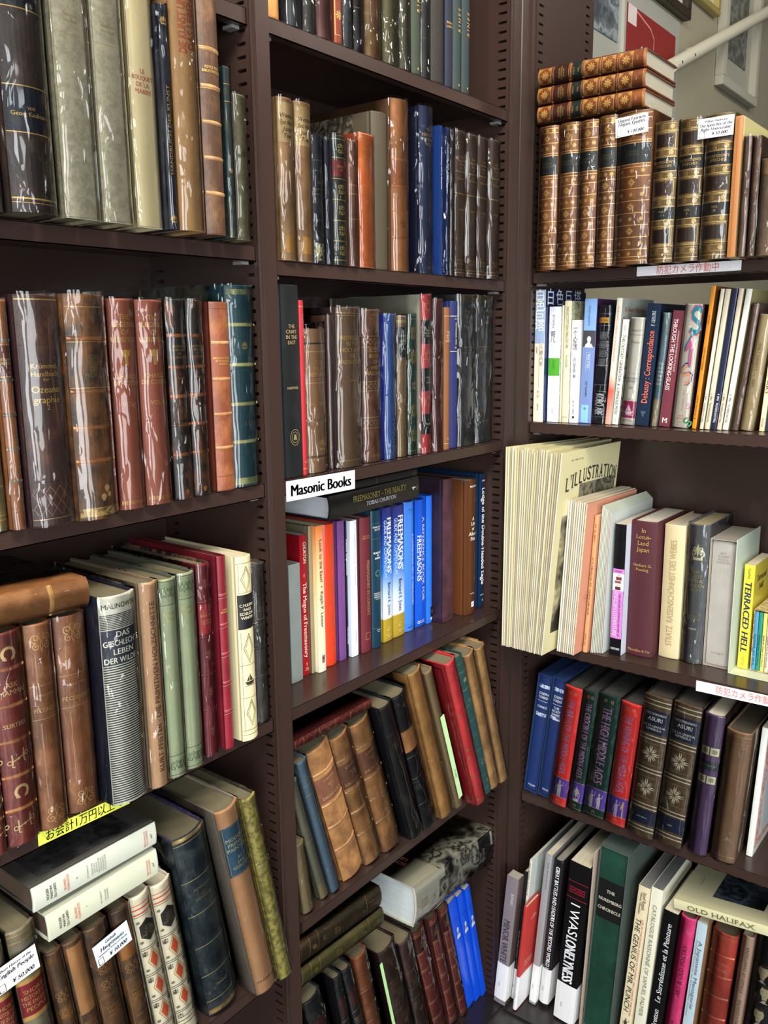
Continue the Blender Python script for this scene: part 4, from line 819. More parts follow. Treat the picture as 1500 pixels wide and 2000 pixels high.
# ---- middle bay, top shelf: only the feet of the spines are in view
TOP = [('t1', 'lea|#a9773f|#c9965a|.5', 'tan', 'short tan book at the left end of the top middle shelf', 0), ('t2', 'lea|#35363a|#55565a|.3', '', 'dark grey volume in glossy plastic, second on the top middle shelf', 4), ('t3', 'lea|#44423c|#5a5850|.4', '', 'charcoal volume in plastic, left of the maroon one on the top shelf', 4),
 ('t4', 'lea|#5f3a38|#80564c|.4', '', 'maroon volume in crinkled plastic on the top middle shelf', 5), ('t5', 'lea|#7a3a26|#9a5a34|.3', 'gilt', 'slim red leather volume with gilt flower panels on the top shelf', 0), ('t6', 'lea|#3c3c40|#58585c|.3', '', 'grey black volume in plastic, right of the gilt red one', 4), ('t7', 'lea|#1f1b1a|#3a302c|.3', '', 'black volume with a shiny spine on the top middle shelf', 2),
 ('t8', 'lea|#6e5032|#8d6f48|.5', '', 'brown and tan calf volume in plastic on the top middle shelf', 4), ('t9', 'clo|#585230', '', 'olive cloth volume in bright crinkled plastic on the top shelf', 5), ('t10', 'clo|#4a4836', '', 'grey olive volume in plastic, right of the olive cloth one', 4), ('t11', 'clo|#3c4638', 'num', 'grey green volume with gilt lettering up its spine, left of a plastic wrapped one', 0),
 ('t12', 'clo|#363634', '', 'dark grey volume in plastic between grey green and brown black books', 4), ('t13', 'clo|#332d29', '', 'broad brown black cloth volume near the right of the top shelf', 0), ('t14', 'clo|#1e253a', 'leg', 'navy volume with small gilt lettering, third from the right on the top shelf', 0), ('t15', 'clo|#33423f', 'num', 'teal volume with gilt lettering, second from the right on the top shelf', 0), ('t16', 'clo|#2f3e40', 'num', 'teal volume at the right end of the top middle shelf', 0)]
for k, c, f, lb, sl in TOP:
    op = {'gilt': [('L', .72, 1.0), ('B', .73, .765, '#a03024'), ('O', 'flower', 0, .60, 6), ('O', 'flower', 0, .86, 6), ('F', .5, .71, 1, .6), ('F', .78, .96, 1, .6)], 'num': [('U', 'R I N E S', .52, .66, .35, .2), ('T', '♦', .97, 3)], 'leg': [('T', 'Richard\nLeGallienne', .64, 3.6)]}.get(f, [('L', .78, .5, '#8a7a58')] if sl else [])
    book('M0.'+k, c, ops=op, label=lb, sleeve=sl)
# ---- middle bay, second shelf
D['M1.tansliver'] = (-.6060, .030, 1.4827, .009, .2415, 0)
book('M1.tansliver', 'clo|#a08c66', label='edge of a tall tan book against the post, behind the vellum pair')
D['M1.tan1'] = (-.5858, .0033, 1.4827, .0290, .1985, 0); D['M1.tan2'] = (-.5555, .0010, 1.4827, .0305, .1985, 0)
D['M1.dk1'] = (-.5262, .006, 1.4827, .0240, .1655, 0); D['M1.dk2'] = (-.5055, .006, 1.4827, .0150, .1640, 0)
for k, q in (('M1.tan1', 'left, against the post'), ('M1.tan2', 'right, beside the black book')):
    book(k, 'lea|#b08d66|#8a6444|.4', ops=[('B', .03, .27, 'lea|#c8ad80|#b0925f|.4'), ('T', 'Wetten\nSyst. Natur\nJurist.\nTom', .17, 5.2, '#4a3420', .8, {'shear': .35, 'serif': False}), ('B', .84, .95, 'lea|#c89a58|#a87a40|.4', -.6, .6)], label='tan vellum volume with handwritten title, in plastic, ' + q, group='pair of tan handwritten volumes', sleeve=4)
book('M1.dk1', 'lea|#2c3038|#4a4a50|.3', ops=[('L', t, .8, 'gold|#7a7a68') for t in (.2, .28, .42, .46, .66)] + [('B', .84, .98, 'mar|#c9bf9c|#2c2c30', -.7, .9), ('T', '· · ·\nDES', .36, 2.4, 'gold|#a09a80')], label='black volume in plastic with a torn pale label at its foot', sleeve=4)
book('M1.dk2', 'lea|#23283a|#3a3e4c|.3', label='slim navy book half hidden beside the black volume with torn label', sleeve=2)
gp = 'gold|#cdb26c'
book('M1.gilt', 'lea|#2f3a38|#5a5444|.3', ops=[('L', t, .9, gp) for t in (.03, .17, .33, .49, .65, .81, .96)] + [('B', .19, .315, '#7a3034'), ('T', 'ŒUVRES\nDE', .25, 2.8, gp)] + [('O', 'fleuron', 0, t, 8, gp) for t in (.10, .41, .57, .73, .885)], label='dark green gilt tooled volume with a small red title panel, in plastic', sleeve=3)
book('M1.brthin', 'lea|#6f4a3a|#8d6450|.4', ops=[('L', t, .7) for t in (.35, .42, .62)], label='slim worn brown volume left of the orange book, on second middle shelf', sleeve=3)
book('M1.orange', 'lea|#c9733f|#d98a55|.3', 'lea|#9a4a26|#a85a30|.3', bulge=.003, ops=[('T', 'MASONIC\nGUIDE TO\nDEGREES\nAND\nSIGNS', .175, 3.4, 'gold|#d8a070'), ('L', .03, .6, 'gold|#d8a070'), ('L', .965, .6, 'gold|#d8a070'), ('L', .955, .4, 'gold|#d8a070')], label='bright orange leather volume on the second middle shelf', sleeve=1)
book('M1.grayolive', 'clo|#514838', 'pho|#746b58|#2c2824|45', half=True, label='tall grey brown book with patterned board rising behind the orange volume')
book('M1.tanleather', 'lea|#a26e44|#bb8a5e|.3', 'clo|#6a4a30', bands=[.20, .345, .50, .64, .80], ops=[('B', .355, .49, '#8d5836'), ('T', 'DIE\nFREI\nMAURER', .42, 3, 'gold|#8a6a44'), ('T', 'MDCCC\nLXXX', .72, 3, 'gold|#7a5a3a')], label='tall tan leather volume with bands, in plastic, its brown board behind the olive book', sleeve=5, d=.20)
book('M1.navymw', 'clo|#202b4c', 'clo|#1a1e3e', ops=[('T', 'THE\nMASONIC\nWORLD\nWIDE', .18, 4.6, 'gold|#b8a478'), ('T', 'A.L.P.', .96, 3, 'gold|#b8a478')], label='tall navy cloth volume in crinkled plastic with gilt lettering at the head', sleeve=5)
D['M1.bluethin'] = (-.2330, .009, 1.4827, .0095, .2273, 0)
book('M1.bluethin', 'glo|#1e3668', style='flat', ops=[('V', 'Freemasonry and its Etiquette', .14, .42, .3, 0, '#d8dce8')], label='thin bright blue paperback left of the navy one with white serif title')
book('M1.seeking', 'glo|#1b2b54', style='flat', ops=[('V', 'Seeking the Light', .11, .37, .42, .3, '#f0f0f4'), ('V', 'Freemasonry and Religion', .10, .44, .26, -.45, '#c8d0e0')], label='thin navy paperback with white serif title running down the spine', sleeve=1)
book('M1.dk3', 'clo|#23232e', label='narrow black book left of the four brown matching volumes', sleeve=1)
for i, (k, q) in enumerate(zip(('hy1', 'hy2', 'hy3', 'hy4'), ('leftmost', 'second', 'third', 'rightmost'))):
    book('M1.'+k, 'clo|#5a4a40', bulge=.002, ops=[('T', 'One\nHundred\nYears\nof\nFreemasonry\nin\nCalifornia', .25, 3.6, 'g', .9), ('L', .425, 1.0), ('T', 'VOLUME\n' + 'I II III IV'.split()[i], .545, 2.6), ('T', 'GRAND LODGE\nF. & A. M.\nOF CALIFORNIA', .90, 1.9, 'g', .9, {'serif': False}), ('L', .955, .6), ('L', .975, 1.0)], label='brown cloth gilt lettered volume, ' + q + ' of a matching set of four', group='set of four brown volumes', sleeve=3)
# ---- middle bay, third shelf
book('M2.craft', 'lea|#26282a|#34363a|.2', 'lea|#5a6274|#6a7284|.2', bulge=.002, ops=[('T', 'THE\nCRAFT\nIN THE\nEAST', .25, 4.6, 'gold|#c8b07c'), ('T', 'HAFFNER', .525, 3.4, 'gold|#c8b07c', .74), ('O', 'seal', .1, .785, 9.5, 'gold|#a89a68', 0, 11.5)], label='tall black grained leather book with gilt seal, leftmost above the printed label')  # pale blue-grey board colour paints in light on the left cover
book('M2.redthin', 'clo|#b02a34', ops=[('C', 'PROCLUB', .08, 3.4, 0, 'gold|#c8888a'), ('T', '4-1', .92, 3), ('L', .96, .6), ('L', .035, .6)], label='slim bright red cloth book beside the tall black one')
book('M2.newrep', 'clo|#9a7656', 'clo|#6d4f3e', ops=[('L', .10, 2.4, '#3a342e'), ('L', .155, .8), ('T', 'THE\nNEW\nREPUBLIC', .27, 5.4), ('L', .37, .9), ('L', .33, .6, '#6a4e38'), ('T', 'W. H. MALLOCK', .515, 3.6, 'g', .8, {'shear': .3}), ('L', .625, .6, '#6a4e38'), ('O', 'crown', .2, .80, 9.5), ('L', .885, 1.6, '#4a3a30'), ('L', .905, .6)], label='short light brown volume with gilt title and emblem, in tall plastic', sleeve=14)
D['M2.newrepb'] = (-.4868, .028, 1.1935, .0110, .2217, 0)
book('M2.newrepb', 'clo|#6a4c40', label='narrow brown book rising behind the short light brown volume', sleeve=3)
book('M2.holyland', 'clo|#7a6049', 'clo|#4a3638', ops=[('T', 'FREEMASONRY\nIN THE\nHOLY LAND\nOR\nMASONIC TRACES', .26, 5.6, 'g', .9), ('T', 'MORRIS', .45, 2.6), ('L', .035, .8), ('L', .05, .5), ('T', 'CHICAGO', .91, 3.2, 'gold|#a88858'), ('L', .955, .6)], label='broad brown cloth volume with large ornate gilt title on third middle shelf', sleeve=4)
book('M2.scots', 'lea|#684638|#94684a|.35', bands=[.36], ops=[('Z', .185, .225, GOLD, 5), ('T', 'SCOTS\nBOOK\nOF\nFREE\nMASONRY', .335, 5.6, 'g', .9), ('Z', .475, .515, GOLD, 5), ('L', .17, .6), ('L', .24, .6), ('L', .465, .6), ('L', .525, .6), ('Z', .715, .755, GOLD, 5), ('L', .70, .6), ('L', .77, .6), ('T', 'VVVVV', .035, 3.4, 'g', .94), ('T', 'AAAAA', .955, 3.6, 'g', .94)], label='brown leather volume with gilt lattice bands across the spine', sleeve=3)
book('M2.blue', 'clo|#3f5f9a', 'clo|#1c2a9a', ops=[('V', 'MASONIC', .72, .97, .42, .3, '#7d92b8', {'serif': False})], label='royal blue cloth book in plastic on third middle shelf', sleeve=3)
book('M2.olive', 'clo|#8d7350', ops=[('B', .03, .05, '#b09a70'), ('B', .08, .29, '#3a3c3e'), ('T', 'LOGE ZUM\n·\nDRITTEN\nBUND\n·\nKRIEG', .185, 2.6, '#d8d0b8', .84), ('O', 'owl', .2, .605, 6, 'gold|#b8944c')], label='olive tan book with dark title panel and small gilt eagle', sleeve=2)
book('M2.greengilt', 'lea|#2f4f48|#446058|.2', ops=[('F', .03, .97, 2.5, .6, gp)] + [('O', 'scroll', .1, t, 8, gp, 0, 12) for t in (.13, .30, .68, .86)] + [('T', 'III', .80, 3, gp), ('O', 'fleuron', .1, .5, 7, gp)], label='dark green volume with gilt vine scrolls, in crinkled plastic', sleeve=3)
RK = [('B', .155, .305, '#26241f'), ('B', .455, .60, '#26241f'), ('B', .745, .875, '#26241f'), ('T', '2\nTHEMES\nPOUR LA\nGNOSE', .23, 2.8, '#d8c8a8'), ('T', 'MYTHE\nET\nJUDAS', .53, 2.6, '#d8c8a8'), ('T', 'MAISON', .81, 2.6, '#d8c8a8')] + [('O', 'star6', 0, t, 10, 'gold|#d8b070', r) for t in (.075, .38, .665) for r in (0, math.pi)]
book('M2.redblack', 'clo|#bd4a4c', 'pap|#b4b0a0', ops=RK, label='red and black banded spine with six pointed stars', sleeve=3, d=.20)
book('M2.maroon', 'lea|#6a3a34|#84524a|.3', label='plain maroon volume in plastic, right of the star banded one', sleeve=4)
book('M2.brown', 'clo|#8a5c3a', ops=[('L', .06, .6, '#d8b890'), ('T', 'LEBEN\nUND\nAN DER\nKUNST\nDES\nSOZIALEN', .20, 2.0, '#e0c8a0'), ('T', '4-1', .92, 3, '#e0c8a0'), ('L', .955, .6, '#d8b890')], label='slim light brown book with pale lettering, left of the navy one')
book('M2.navy', 'clo|#26306a', ops=[('V', 'THE MARGINAL TIMES', .14, .29, .2, .1, '#d8d0a8'), ('T', '1771', .12, 2.6, '#d8d0a8'), ('T', '1851', .31, 2.6, '#d8d0a8'), ('L', .10, .8, '#d8d0a8'), ('L', .335, .8, '#d8d0a8')], label='navy cloth book with pale dates, left of the two grey wrapped volumes')
for k, q, r in (('M2.set1', 'A - L', 'left'), ('M2.set2', 'M - Z', 'right')):
    book(k, 'clo|#48484a', bulge=.003, ops=[('B', .0, .05, '#5a5040'), ('T', 'Encyclo\nOpaedia\nof', .14, 6, 'gold|#9a9070'), ('T', 'FREEMASONRY\nAND ITS\nKINDRED SCIENCES', .36, 3, 'gold|#8a8470'), ('T', 'VOLUME ' + ('I' if r == 'left' else 'II') + '\n' + q, .86, 3.2, 'gold|#b8b090')], label='very tall grey encyclopedia volume in shiny plastic, ' + r + ' of the pair', group='pair of tall grey volumes', sleeve=2)
# ---- middle bay, fourth shelf
book('M3.grey', 'clo|#8d9592', bulge=.001, label='plain grey cloth book, leftmost and shortest on the fourth middle shelf')
book('M3.churton', 'glo|#a0222c', 'glo|#8a1a22', style='flat', pages='pag|#dfe6e2', ops=[('V', 'CHURTON', .05, .20, .42, .2, '#e8d8c8'), ('O', 'diamondline', 0, .285, 3, '#e8d8c8'), ('V', 'The Magus of Freemasonry', .335, .87, .5, 0, '#ecdccc'), ('T', 'iTi', .955, 5, '#e8c8a0'), ('O', 'sprig', .1, .92, 3.4, '#e8c8a0'), ('KT', 'and\nold and\nhistory\nplay', .05, .12, 3, '#d8a8a8')], label='red paperback with pale title running down the spine, behind the grey book')
D['M3.oldtan'] = (-.4908, .0728, .8637, .0085, .2380, 0)
book('M3.oldtan', 'clo|#a0906f', 'clo|#6a604a', label='narrow stained tan book left of the orange to cream paperback')
book('M3.lookeast', 'gra|0:#ece6cc|.10:#f0e6bc|.19:#f2c088|.235:#ef8f50', style='flat', ops=[('V', 'Look to the East!  •  Ralph P. Lester', .095, .69, .40, .1, '#4a3a60', {'serif': False}), ('B', .885, .975, '#e8e2d0', -.3, .9), ('B', .885, .94, '#5a4c48', -.2, .6), ('O', 'disc', .2, .907, 2.2, '#8a2a2c')], label='paperback spine fading from orange to cream with violet lettering')
book('M3.orangered', 'glo|#d84a2c', ops=[('V', 'CEREMONIAL TRADITION AND EMBLEM', .13, .72, .28, .0, '#b8683a', {'serif': False}), ('O', 'seal', .2, .88, 4, '#c06a3a')], label='bright orange red hardback on the fourth middle shelf')
book('M3.purple', 'clo|#7d4f90', 'clo|#5c3576', bulge=.001, ops=[('V', 'THE MASONIC MANUAL', .08, .58, .22, .2, '#9a74a8')], label='purple hardback on the fourth middle shelf')
book('M3.blackthin', 'glo|#23202e', style='flat', ops=[('V', 'Masonic Enlightenment', .13, .39, .6, 0, '#f0f0f4'), ('V', 'Cornerstone', .77, .90, .6, 0, '#f0f0f4')], label='very thin black paperback squeezed between purple and white books')
book('M3.white', 'glo|#e6eaf2', 'glo|#c9d2e4', style='flat', ops=[('V', 'The Lectures and Poems : Revised Edition', .10, .47, .14, .2, '#a8a8b4'), ('V', 'Cornerstone', .80, .90, .14, .2, '#a8a8b4')], label='plain white paperback with faint grey title')
book('M3.context', 'clo|#6f2430', 'clo|#5c1c28', pages='pag|#eeeae4', ops=[('T', 'DE HOYOS\nAND MORRIS', .14, 2.4, 'gold|#c89a78'), ('V', 'FREEMASONRY IN CONTEXT', .31, .72, .26, .1, 'gold|#c8a07c'), ('F', .85, .90, 8, .6)], label='dark red hardback with a small gilt device near its foot')
book('M3.builders', 'glo|#1f4052', ops=[('T', 'HARLAND-\nJACOBS', .125, 2.8, '#e0e4e0'), ('T', 'BUILDERS\nOF\nEMPIRE', .32, 3.0, '#e8ece8', .8, {'bold': .015}), ('O', 'ring', 0, .45, 6, '#5a8a7c'), ('T', 'FREEMASONS\nAND BRITISH\nIMPERIALISM\n1717-1927', .615, 2.2, '#d8dcd8'), ('T', 'CHAPEL\nHILL', .87, 2.0, '#d8dcd8'), ('L', .09, .3, '#5a8a94'), ('L', .20, .3, '#5a8a94'), ('L', .85, .3, '#5a8a94')], label='dark teal hardback with a ring emblem and centred white title')
for k, q in (('M3.guide1', 'left'), ('M3.guide2', 'right')):
    book(k, 'gra|.0:#b39c3a|.041:#b39c3a|.042:#e6ecf6|.075:#cfe0f6|.125:#3f86dc|.19:#2a4a9c|.235:#34387c', bulge=.002, ops=[('V', "FREEMASONS'", .075, .49, .46, .2, '#f4f6fa', {'bold': .035, 'serif': False}), ('V', 'GUIDE AND COMPENDIUM', .09, .51, .24, -.58, '#c8d8f0', {'serif': False}), ('V', 'Bernard E. Jones', .555, .80, .28, .1, '#1c2a50'), ('T', 'C', .905, 6.5, '#e8e0b0', .8, {'shear': .5}), ('T', 'Cumberland\nHouse', .955, 2, '#e8e0b0')], label='blue to white hardback with gold foot and bold white title, ' + q + ' of the two', group='two blue and gold hardbacks')
book('M3.coil', 'glo|#4a86e0', 'glo|#2a50a8', ops=[('T', "COIL'S", .06, 3, '#24509c'), ('L', .085, .3, '#24509c'), ('V', 'A COMPREHENSIVE VIEW OF FREEMASONRY', .245, .80, .2, .4, '#dfe8f6'), ('T', 'MACOY', .965, 3.2, '#1c3f84'), ('L', .945, .3, '#24509c')], label='light blue hardback left of the royal blue reference book')
book('M3.refbook', 'glo|#1f5fd0', 'glo|#1a4aa8', bulge=.003, ops=[('V', 'A REFERENCE BOOK FOR', .13, .80, .28, .5, '#f0f2f8', {'bold': .01}), ('V', 'FREEMASONS', .27, .63, .38, -.35, '#f0f2f8', {'bold': .01}), ('T', 'QCCC', .96, 5, '#f0f2f8')], label='royal blue hardback with two columns of white capitals')
book('M3.bluethin', 'glo|#2f78ea', 'glo|#2a62c8', ops=[('V', 'THE FREEMASON AT WORK', .09, .70, .16, .6, '#1c50b0'), ('B', .87, .955, '#10162c', 0, .95), ('T', 'Z', .91, 5, '#f0f2f8', .5, {'u': .5}), ('B', .955, .975, '#e8ecf4', 0, .95), ('L', .735, .3, '#1a3f90'), ('L', .80, .3, '#1a3f90')], label='narrow bright blue book with a black logo square at its foot')
book('M3.dkpurple', 'lea|#4f3038|#6a4450|.5', 'lea|#332230|#41304a|.3', bulge=.0015, label='tall dark purple brown textured book without lettering, left of the brown jacket', name='book')
D['M3.pike'] = (-.0895, .0340, .8637, .0400, .2596, 0)
book('M3.pike', 'glo|#5c3820', 'glo|#6a4229', pages='pag|#ece8e0', ops=[('T', 'BROWN', .045, 3.4, '#f0e8e0', .7, {'bold': .012}), ('T', 'A\nLife\nof\nAlbert\nPike', .355, 6.2, '#f4eee6', .84), ('T', 'ARKANSAS', .84, 2.0, '#e8dcd0', .7), ('B', .905, .945, '#f4eee6', -.15, .35), ('T', 'A', .925, 4, '#70462a', .4, {'u': .1})], label='brown glossy jacket hardback with large white centred title', d=.170)
D['M3.eagle'] = (-.0430, .0405, .8637, .0200, .2650, 0)
book('M3.eagle', 'glo|#142c48', 'glo|#1e3654', pages='pag|#dfe6ea', ops=[('V', 'Lodge of the Double-Headed Eagle', .10, .82, .46, 0, '#f4f6fa', {'bold': .012}), ('T', 'FOX', .05, 3, '#f0f0f0'), ('T', 'ARKANSAS', .90, 1.8, '#e0e0e0'), ('T', 'R', .94, 3.4, '#f0f0f0')], label='navy hardback at the right end, white serif title running down', d=.172)
D['M3.reality'] = lie((-.3440, 1.1265), .45, .2365, .0385, .058)
book('M3.reality', 'glo|#22221f', 'glo|#1c1d22', row='M3', pages='pag|#d6dae0', bulge=.003, d=.152, ops=[('V', 'FREEMASONRY – THE REALITY', .235, .83, .24, .30, 'gold|#a89858'), ('V', 'TOBIAS CHURTON', .375, .71, .17, -.32, '#c0c4c8'), ('O', 'letterone', .1, .925, 5, '#d8d8d8'), ('T', 'LEWIS', .96, 1.8, '#c8c8c8')], label='thick black hardback lying flat on the upright books, title along its spine')
D['M3.blackflat'] = lie((-.3440, 1.1532), .15, .2320, .0125, .060)
book('M3.blackflat', 'clo|#1e1d1b', row='M3', d=.150, ops=[('L', .03, 1, 'gold|#8a7a48'), ('L', .96, 1, 'gold|#8a7a48'), ('T', 'THE\nBOOK', .15, 3, 'gold|#8a7c58'), ('T', '18', .93, 3, 'gold|#8a7c58'), ('T', 'VOLUME', .5, 2.2, 'gold|#8a7c58')], label='thin black book lying on top of the thick black hardback, under the shelf')
# ---- middle bay, fifth shelf: everything leans left
book('M4.olivetan', 'clo|#857552', 'clo|#756848', label='olive tan leaning book half hidden by the post, leftmost on the leaning shelf', sleeve=3)
book('M4.greyolive', 'clo|#6e6c5a', ops=[('L', .5, .5), ('T', 'VON', .45, 3, 'gold|#9a9068'), ('B', .87, .995, '#7e7454')], label='grey olive leaning book in plastic, left of the blue grey one', sleeve=4)
book('M4.bluegrey', 'clo|#5a6e7c', ops=[('T', 'MEMOIREN\n2', .13, 3, 'gold|#a8a070'), ('L', .17, .6), ('L', .24, .6), ('T', 'DES\nJAHR', .40, 3.2, 'gold|#a8a070')], label='blue grey leaning book in glittering plastic', sleeve=4)
for i, k in enumerate(('M4.droit1', 'M4.droit2', 'M4.droit3')):
    book(k, 'lea|#936a48|#c4935e|.5', bands=[.165, .40, .565, .745], band_mat='lea|#8d6240|#d0a070|.6', ops=[('B', .20, .375, 'lea|#7a5240|#8a6048|.3')] + [('L', t, .5, 'gold|#c8a070') for t in (.185, .385, .42, .55, .585, .73, .765, .93)] + [('T', 'G. BAUDRY', .225, 3.2, 'gold|#d0b080', .6), ('T', 'PRECIS\nDE', .275, 2.6, 'gold|#d0b080'), ('T', 'DROIT CIVIL', .345, 5.0, 'gold|#d0b080', .84)], label='worn brown calf law volume leaning left, ' + ('left', 'middle', 'right')[i] + ' of three', group='three brown calf law volumes', sleeve=0 if i == 0 else 5)
book('M4.black1', 'lea|#232324|#4a443c|.25', 'clo|#1c1d26', ops=[('T', 'HISTOIRE\nDE LA\nLOGE', .28, 3.0, 'gold|#8a7c58'), ('L', .2, .6, 'gold|#8a7c58')], label='black leaning volume with dim gilt letters, right of the calf law volumes', sleeve=5)
book('M4.black2', 'lea|#1d1d20|#34343a|.25', bands=[.44, .60, .80], ops=[('B', .245, .395, 'lea|#c08a5a|#b07a4c|.4'), ('O', 'flower', 0, .08, 4, 'gold|#8a7a58')], label='black leaning volume with an orange tan title patch', sleeve=5)
book('M4.tangilt', 'lea|#b08450|#cfa068|.4', 'mar|#4a3a28|#6a5a38', half=True, ops=[('O', 'scroll', 0, t, 9, 'gold|#c89c5c', 0, 16) for t in (.12, .30, .48, .66, .84)] + [('X', -.8, .05, .95, .6), ('X', .75, .05, .95, .6)], label='tall tan gilt scroll decorated volume leaning left, with marbled board', sleeve=5, d=.2)
book('M4.olivebrown', 'clo|#8f7a58', ops=[('T', 'VOM\nLEBEN', .10, 2.8, 'gold|#b8a060'), ('T', 'DER\nHEX\nEN', .60, 2.8, 'gold|#b8a060')], label='leaning grey brown book left of the red one', sleeve=1)
RB = [('KB', .07, .93, .03, .97, '#2a0c10'), ('KB', .075, .925, .035, .965, '#b32c36'), ('KB', .13, .87, .06, .94, '#2a0c10'), ('KB', .135, .865, .065, .935, '#b32c36'), ('KB', .17, .83, .12, .50, '#6a1a20')]
book('M4.red', 'lea|#dc4c50|#e86466|.3', 'clo|#c8343c', ops=RB[:2]+[('F', .03, .30, 3, .6, 'gold|#b88a68'), ('P', .34, .60, 'gold|#b88a68'), ('P', .64, .80, 'gold|#b88a68'), ('P', .84, .97, 'gold|#b88a68')], label='large scarlet book with gilt spine and black ruled board, leaning left', sleeve=4, d=.2)
book('M4.dkgreen', 'clo|#204a48', ops=[('L', t, .5, 'gold|#8aa088') for t in (.045, .10, .105, .22, .225, .33, .44, .55, .66, .73, .85, .95)] + [('O', 'flower', 0, .16, 5, 'gold|#b8b080'), ('O', 'spiral' if False else 'ring', 0, .76, 5, 'gold|#8aa088'), ('T', 'OST\nWEST', .30, 2.4, 'gold|#a8a880'), ('O', 'sprig', 0, .90, 5, 'gold|#b8a060')], label='dark green leaning book with fine lines and a star, right of scarlet', d=.2)
for k, q in (('M4.mottled1', 'left'), ('M4.mottled2', 'right')):
    book(k, 'lea|#a67f52|#cba474|.5', bands=[], ops=[('L', t, .8, 'gold|#d0a868') for t in (.18, .36, .54, .72)] + [('O', 'disc', -.3, .10, 4, 'lea|#b89a68|#a08050'), ('X', .9, .02, .98, .8)], label='mottled light brown calf volume at the right end of the leaning row, ' + q + ' of two', group='two mottled calf volumes', sleeve=5)
D['M4.maroon'] = lie((-.5090, .8010), 1.2, .178, .0160, .014)
book('M4.maroon', 'lea|#6a2c2c|#8a4640|.4', 'lea|#4a2022|#5a2a2a|.3', row='M4', d=.15, ops=[('Z', .03, .97, 'gold|#a8805c', 1), ('L', .1, .6), ('L', .3, .6), ('L', .5, .6), ('L', .7, .6), ('L', .9, .6)], label='thin maroon book with gilt lattice spine lying on the calf law volumes', sleeve=1)
# ---- middle bay, bottom: books on the base
for i, (k, lb) in enumerate((('M5.bset1', 'black leather volume in plastic at bottom left, leftmost of three'), ('M5.bset2', 'black leather volume in plastic at bottom, middle of three'), ('M5.bset3', 'black leather volume in plastic at bottom, right of three beside the tan one'))):
    book(k, 'lea|#2a2a2e|#4a4642|.3', ops=[('B', .13, .24, '#4e2a28', -.6, .6), ('L', .27, 1.2, 'gold|#b0a070'), ('T', 'RECUEIL\nDE LA\nLOGE', .33, 4, 'gold|#b8a878'), ('L', .39, 1.2, 'gold|#b0a070'), ('T', 'TOME %d' % (i+1), .46, 4, 'gold|#b8a878')], label=lb, group='three black volumes wrapped together', sleeve=6)
book('M5.br4', 'lea|#8a5438|#a8704c|.4', bands=[.22, .42], ops=[('T', 'TUG', .32, 4, 'gold|#b88a60'), ('L', .20, .6), ('L', .44, .6)], label='brown tan leather volume at bottom, between black and dark brown books', sleeve=4)
for i, k in enumerate(('M5.dk5', 'M5.dk6')):
    book(k, 'lea|#42322e|#7a523c|.3', 'lea|#3a2426|#4a3030|.3', ops=[('O', 'sprig', -.1, .12, 7, 'gold|#b08a4c'), ('L', .25, .7, 'gold|#b09a70'), ('T', 'PLATONIS\nOPERA\nOMNIA\nVOL.\nSECUNDUM', .36, 3.4, 'gold|#a08a60'), ('L', .48, .7, 'gold|#b09a70'), ('O', 'flower', .1, .60, 6, 'gold|#b08a4c')], label='dark brown volume with gilt sprigs under the black and white jacket book, ' + ('left', 'right')[i] + ' of two', group='two dark brown volumes', sleeve=5)
for i, k in enumerate(('M5.rb1', 'M5.rb2', 'M5.rb3')):
    op = [('L', t+dt, .9) for t in (.03, .20, .36, .52, .68, .84, .95) for dt in (-.008, .008)] + [('B', .045, .185, '#4a1e20'), ('T', 'THE\nLIFE OF\nMARIA\nMAXIMS', .11, 3.2), ('T', 'VOL. ' + 'I II III'.split()[i], .44, 3), ('X', -.9, .2, .97, .6)]
    book(k, 'lea|#7c3a3a|#904e48|.3', bands=[.20, .36, .52, .68, .84], ops=op, label='reddish brown half leather volume with double gilt rules, ' + ('left', 'middle', 'right')[i] + ' of three', group='three red brown gilt ruled volumes', sleeve=4)
for i, k in enumerate(('M5.blue1', 'M5.blue2', 'M5.blue3')):
    book(k, 'glo|#1458d8', style='flat', ops=[('O', 'bust', .1, .30, 7, '#c8cec8', 0, 14), ('O', 'figure', .15, .30, 2.4, '#26262a', 0, 8), ('T', 'Marie', .17, 4, '#26408c', .8, {'shear': .4}), ('T', 'Band %d' % (i+1), .42, 2.4, '#20409a')], label='bright blue volume with a grey bust silhouette, ' + ('left', 'middle', 'right')[i] + ' of three', group='three bright blue volumes')
for k, c, an, L_, th, lb in (('M5.vlo', (-.4945, .4020), -2.6, .2040, .0335, 'lower'), ('M5.vup', (-.4980, .4440), -3.6, .2000, .0420, 'upper')):
    D[k] = lie(c, an, L_, th, .016)
    book(k, 'lea|#66603c|#7c7048|.4' if lb == 'lower' else 'lea|#4a4030|#6a5238|.4', 'lea|#2c2c1c|#45402a|.3', row='M5', d=.16, ops=[('T', 'VITE\nEST', .42, 5, 'gold|#c0b070'), ('L', .1, .7), ('L', .2, .6), ('L', .8, .6), ('T', 'IV', .75, 4, 'gold|#c8b470'), ('O', 'flower', 0, .15, 5, 'gold|#b8a460')], label='olive brown vellum volume in plastic lying flat, ' + lb + ' of two', group='two olive volumes lying flat', sleeve=4)
D['M5.goya'] = lie((-.1670, .3550), -2.4, .2700, .0800, .014)
gy = 'pho|#141414|#b9b7a8|24'
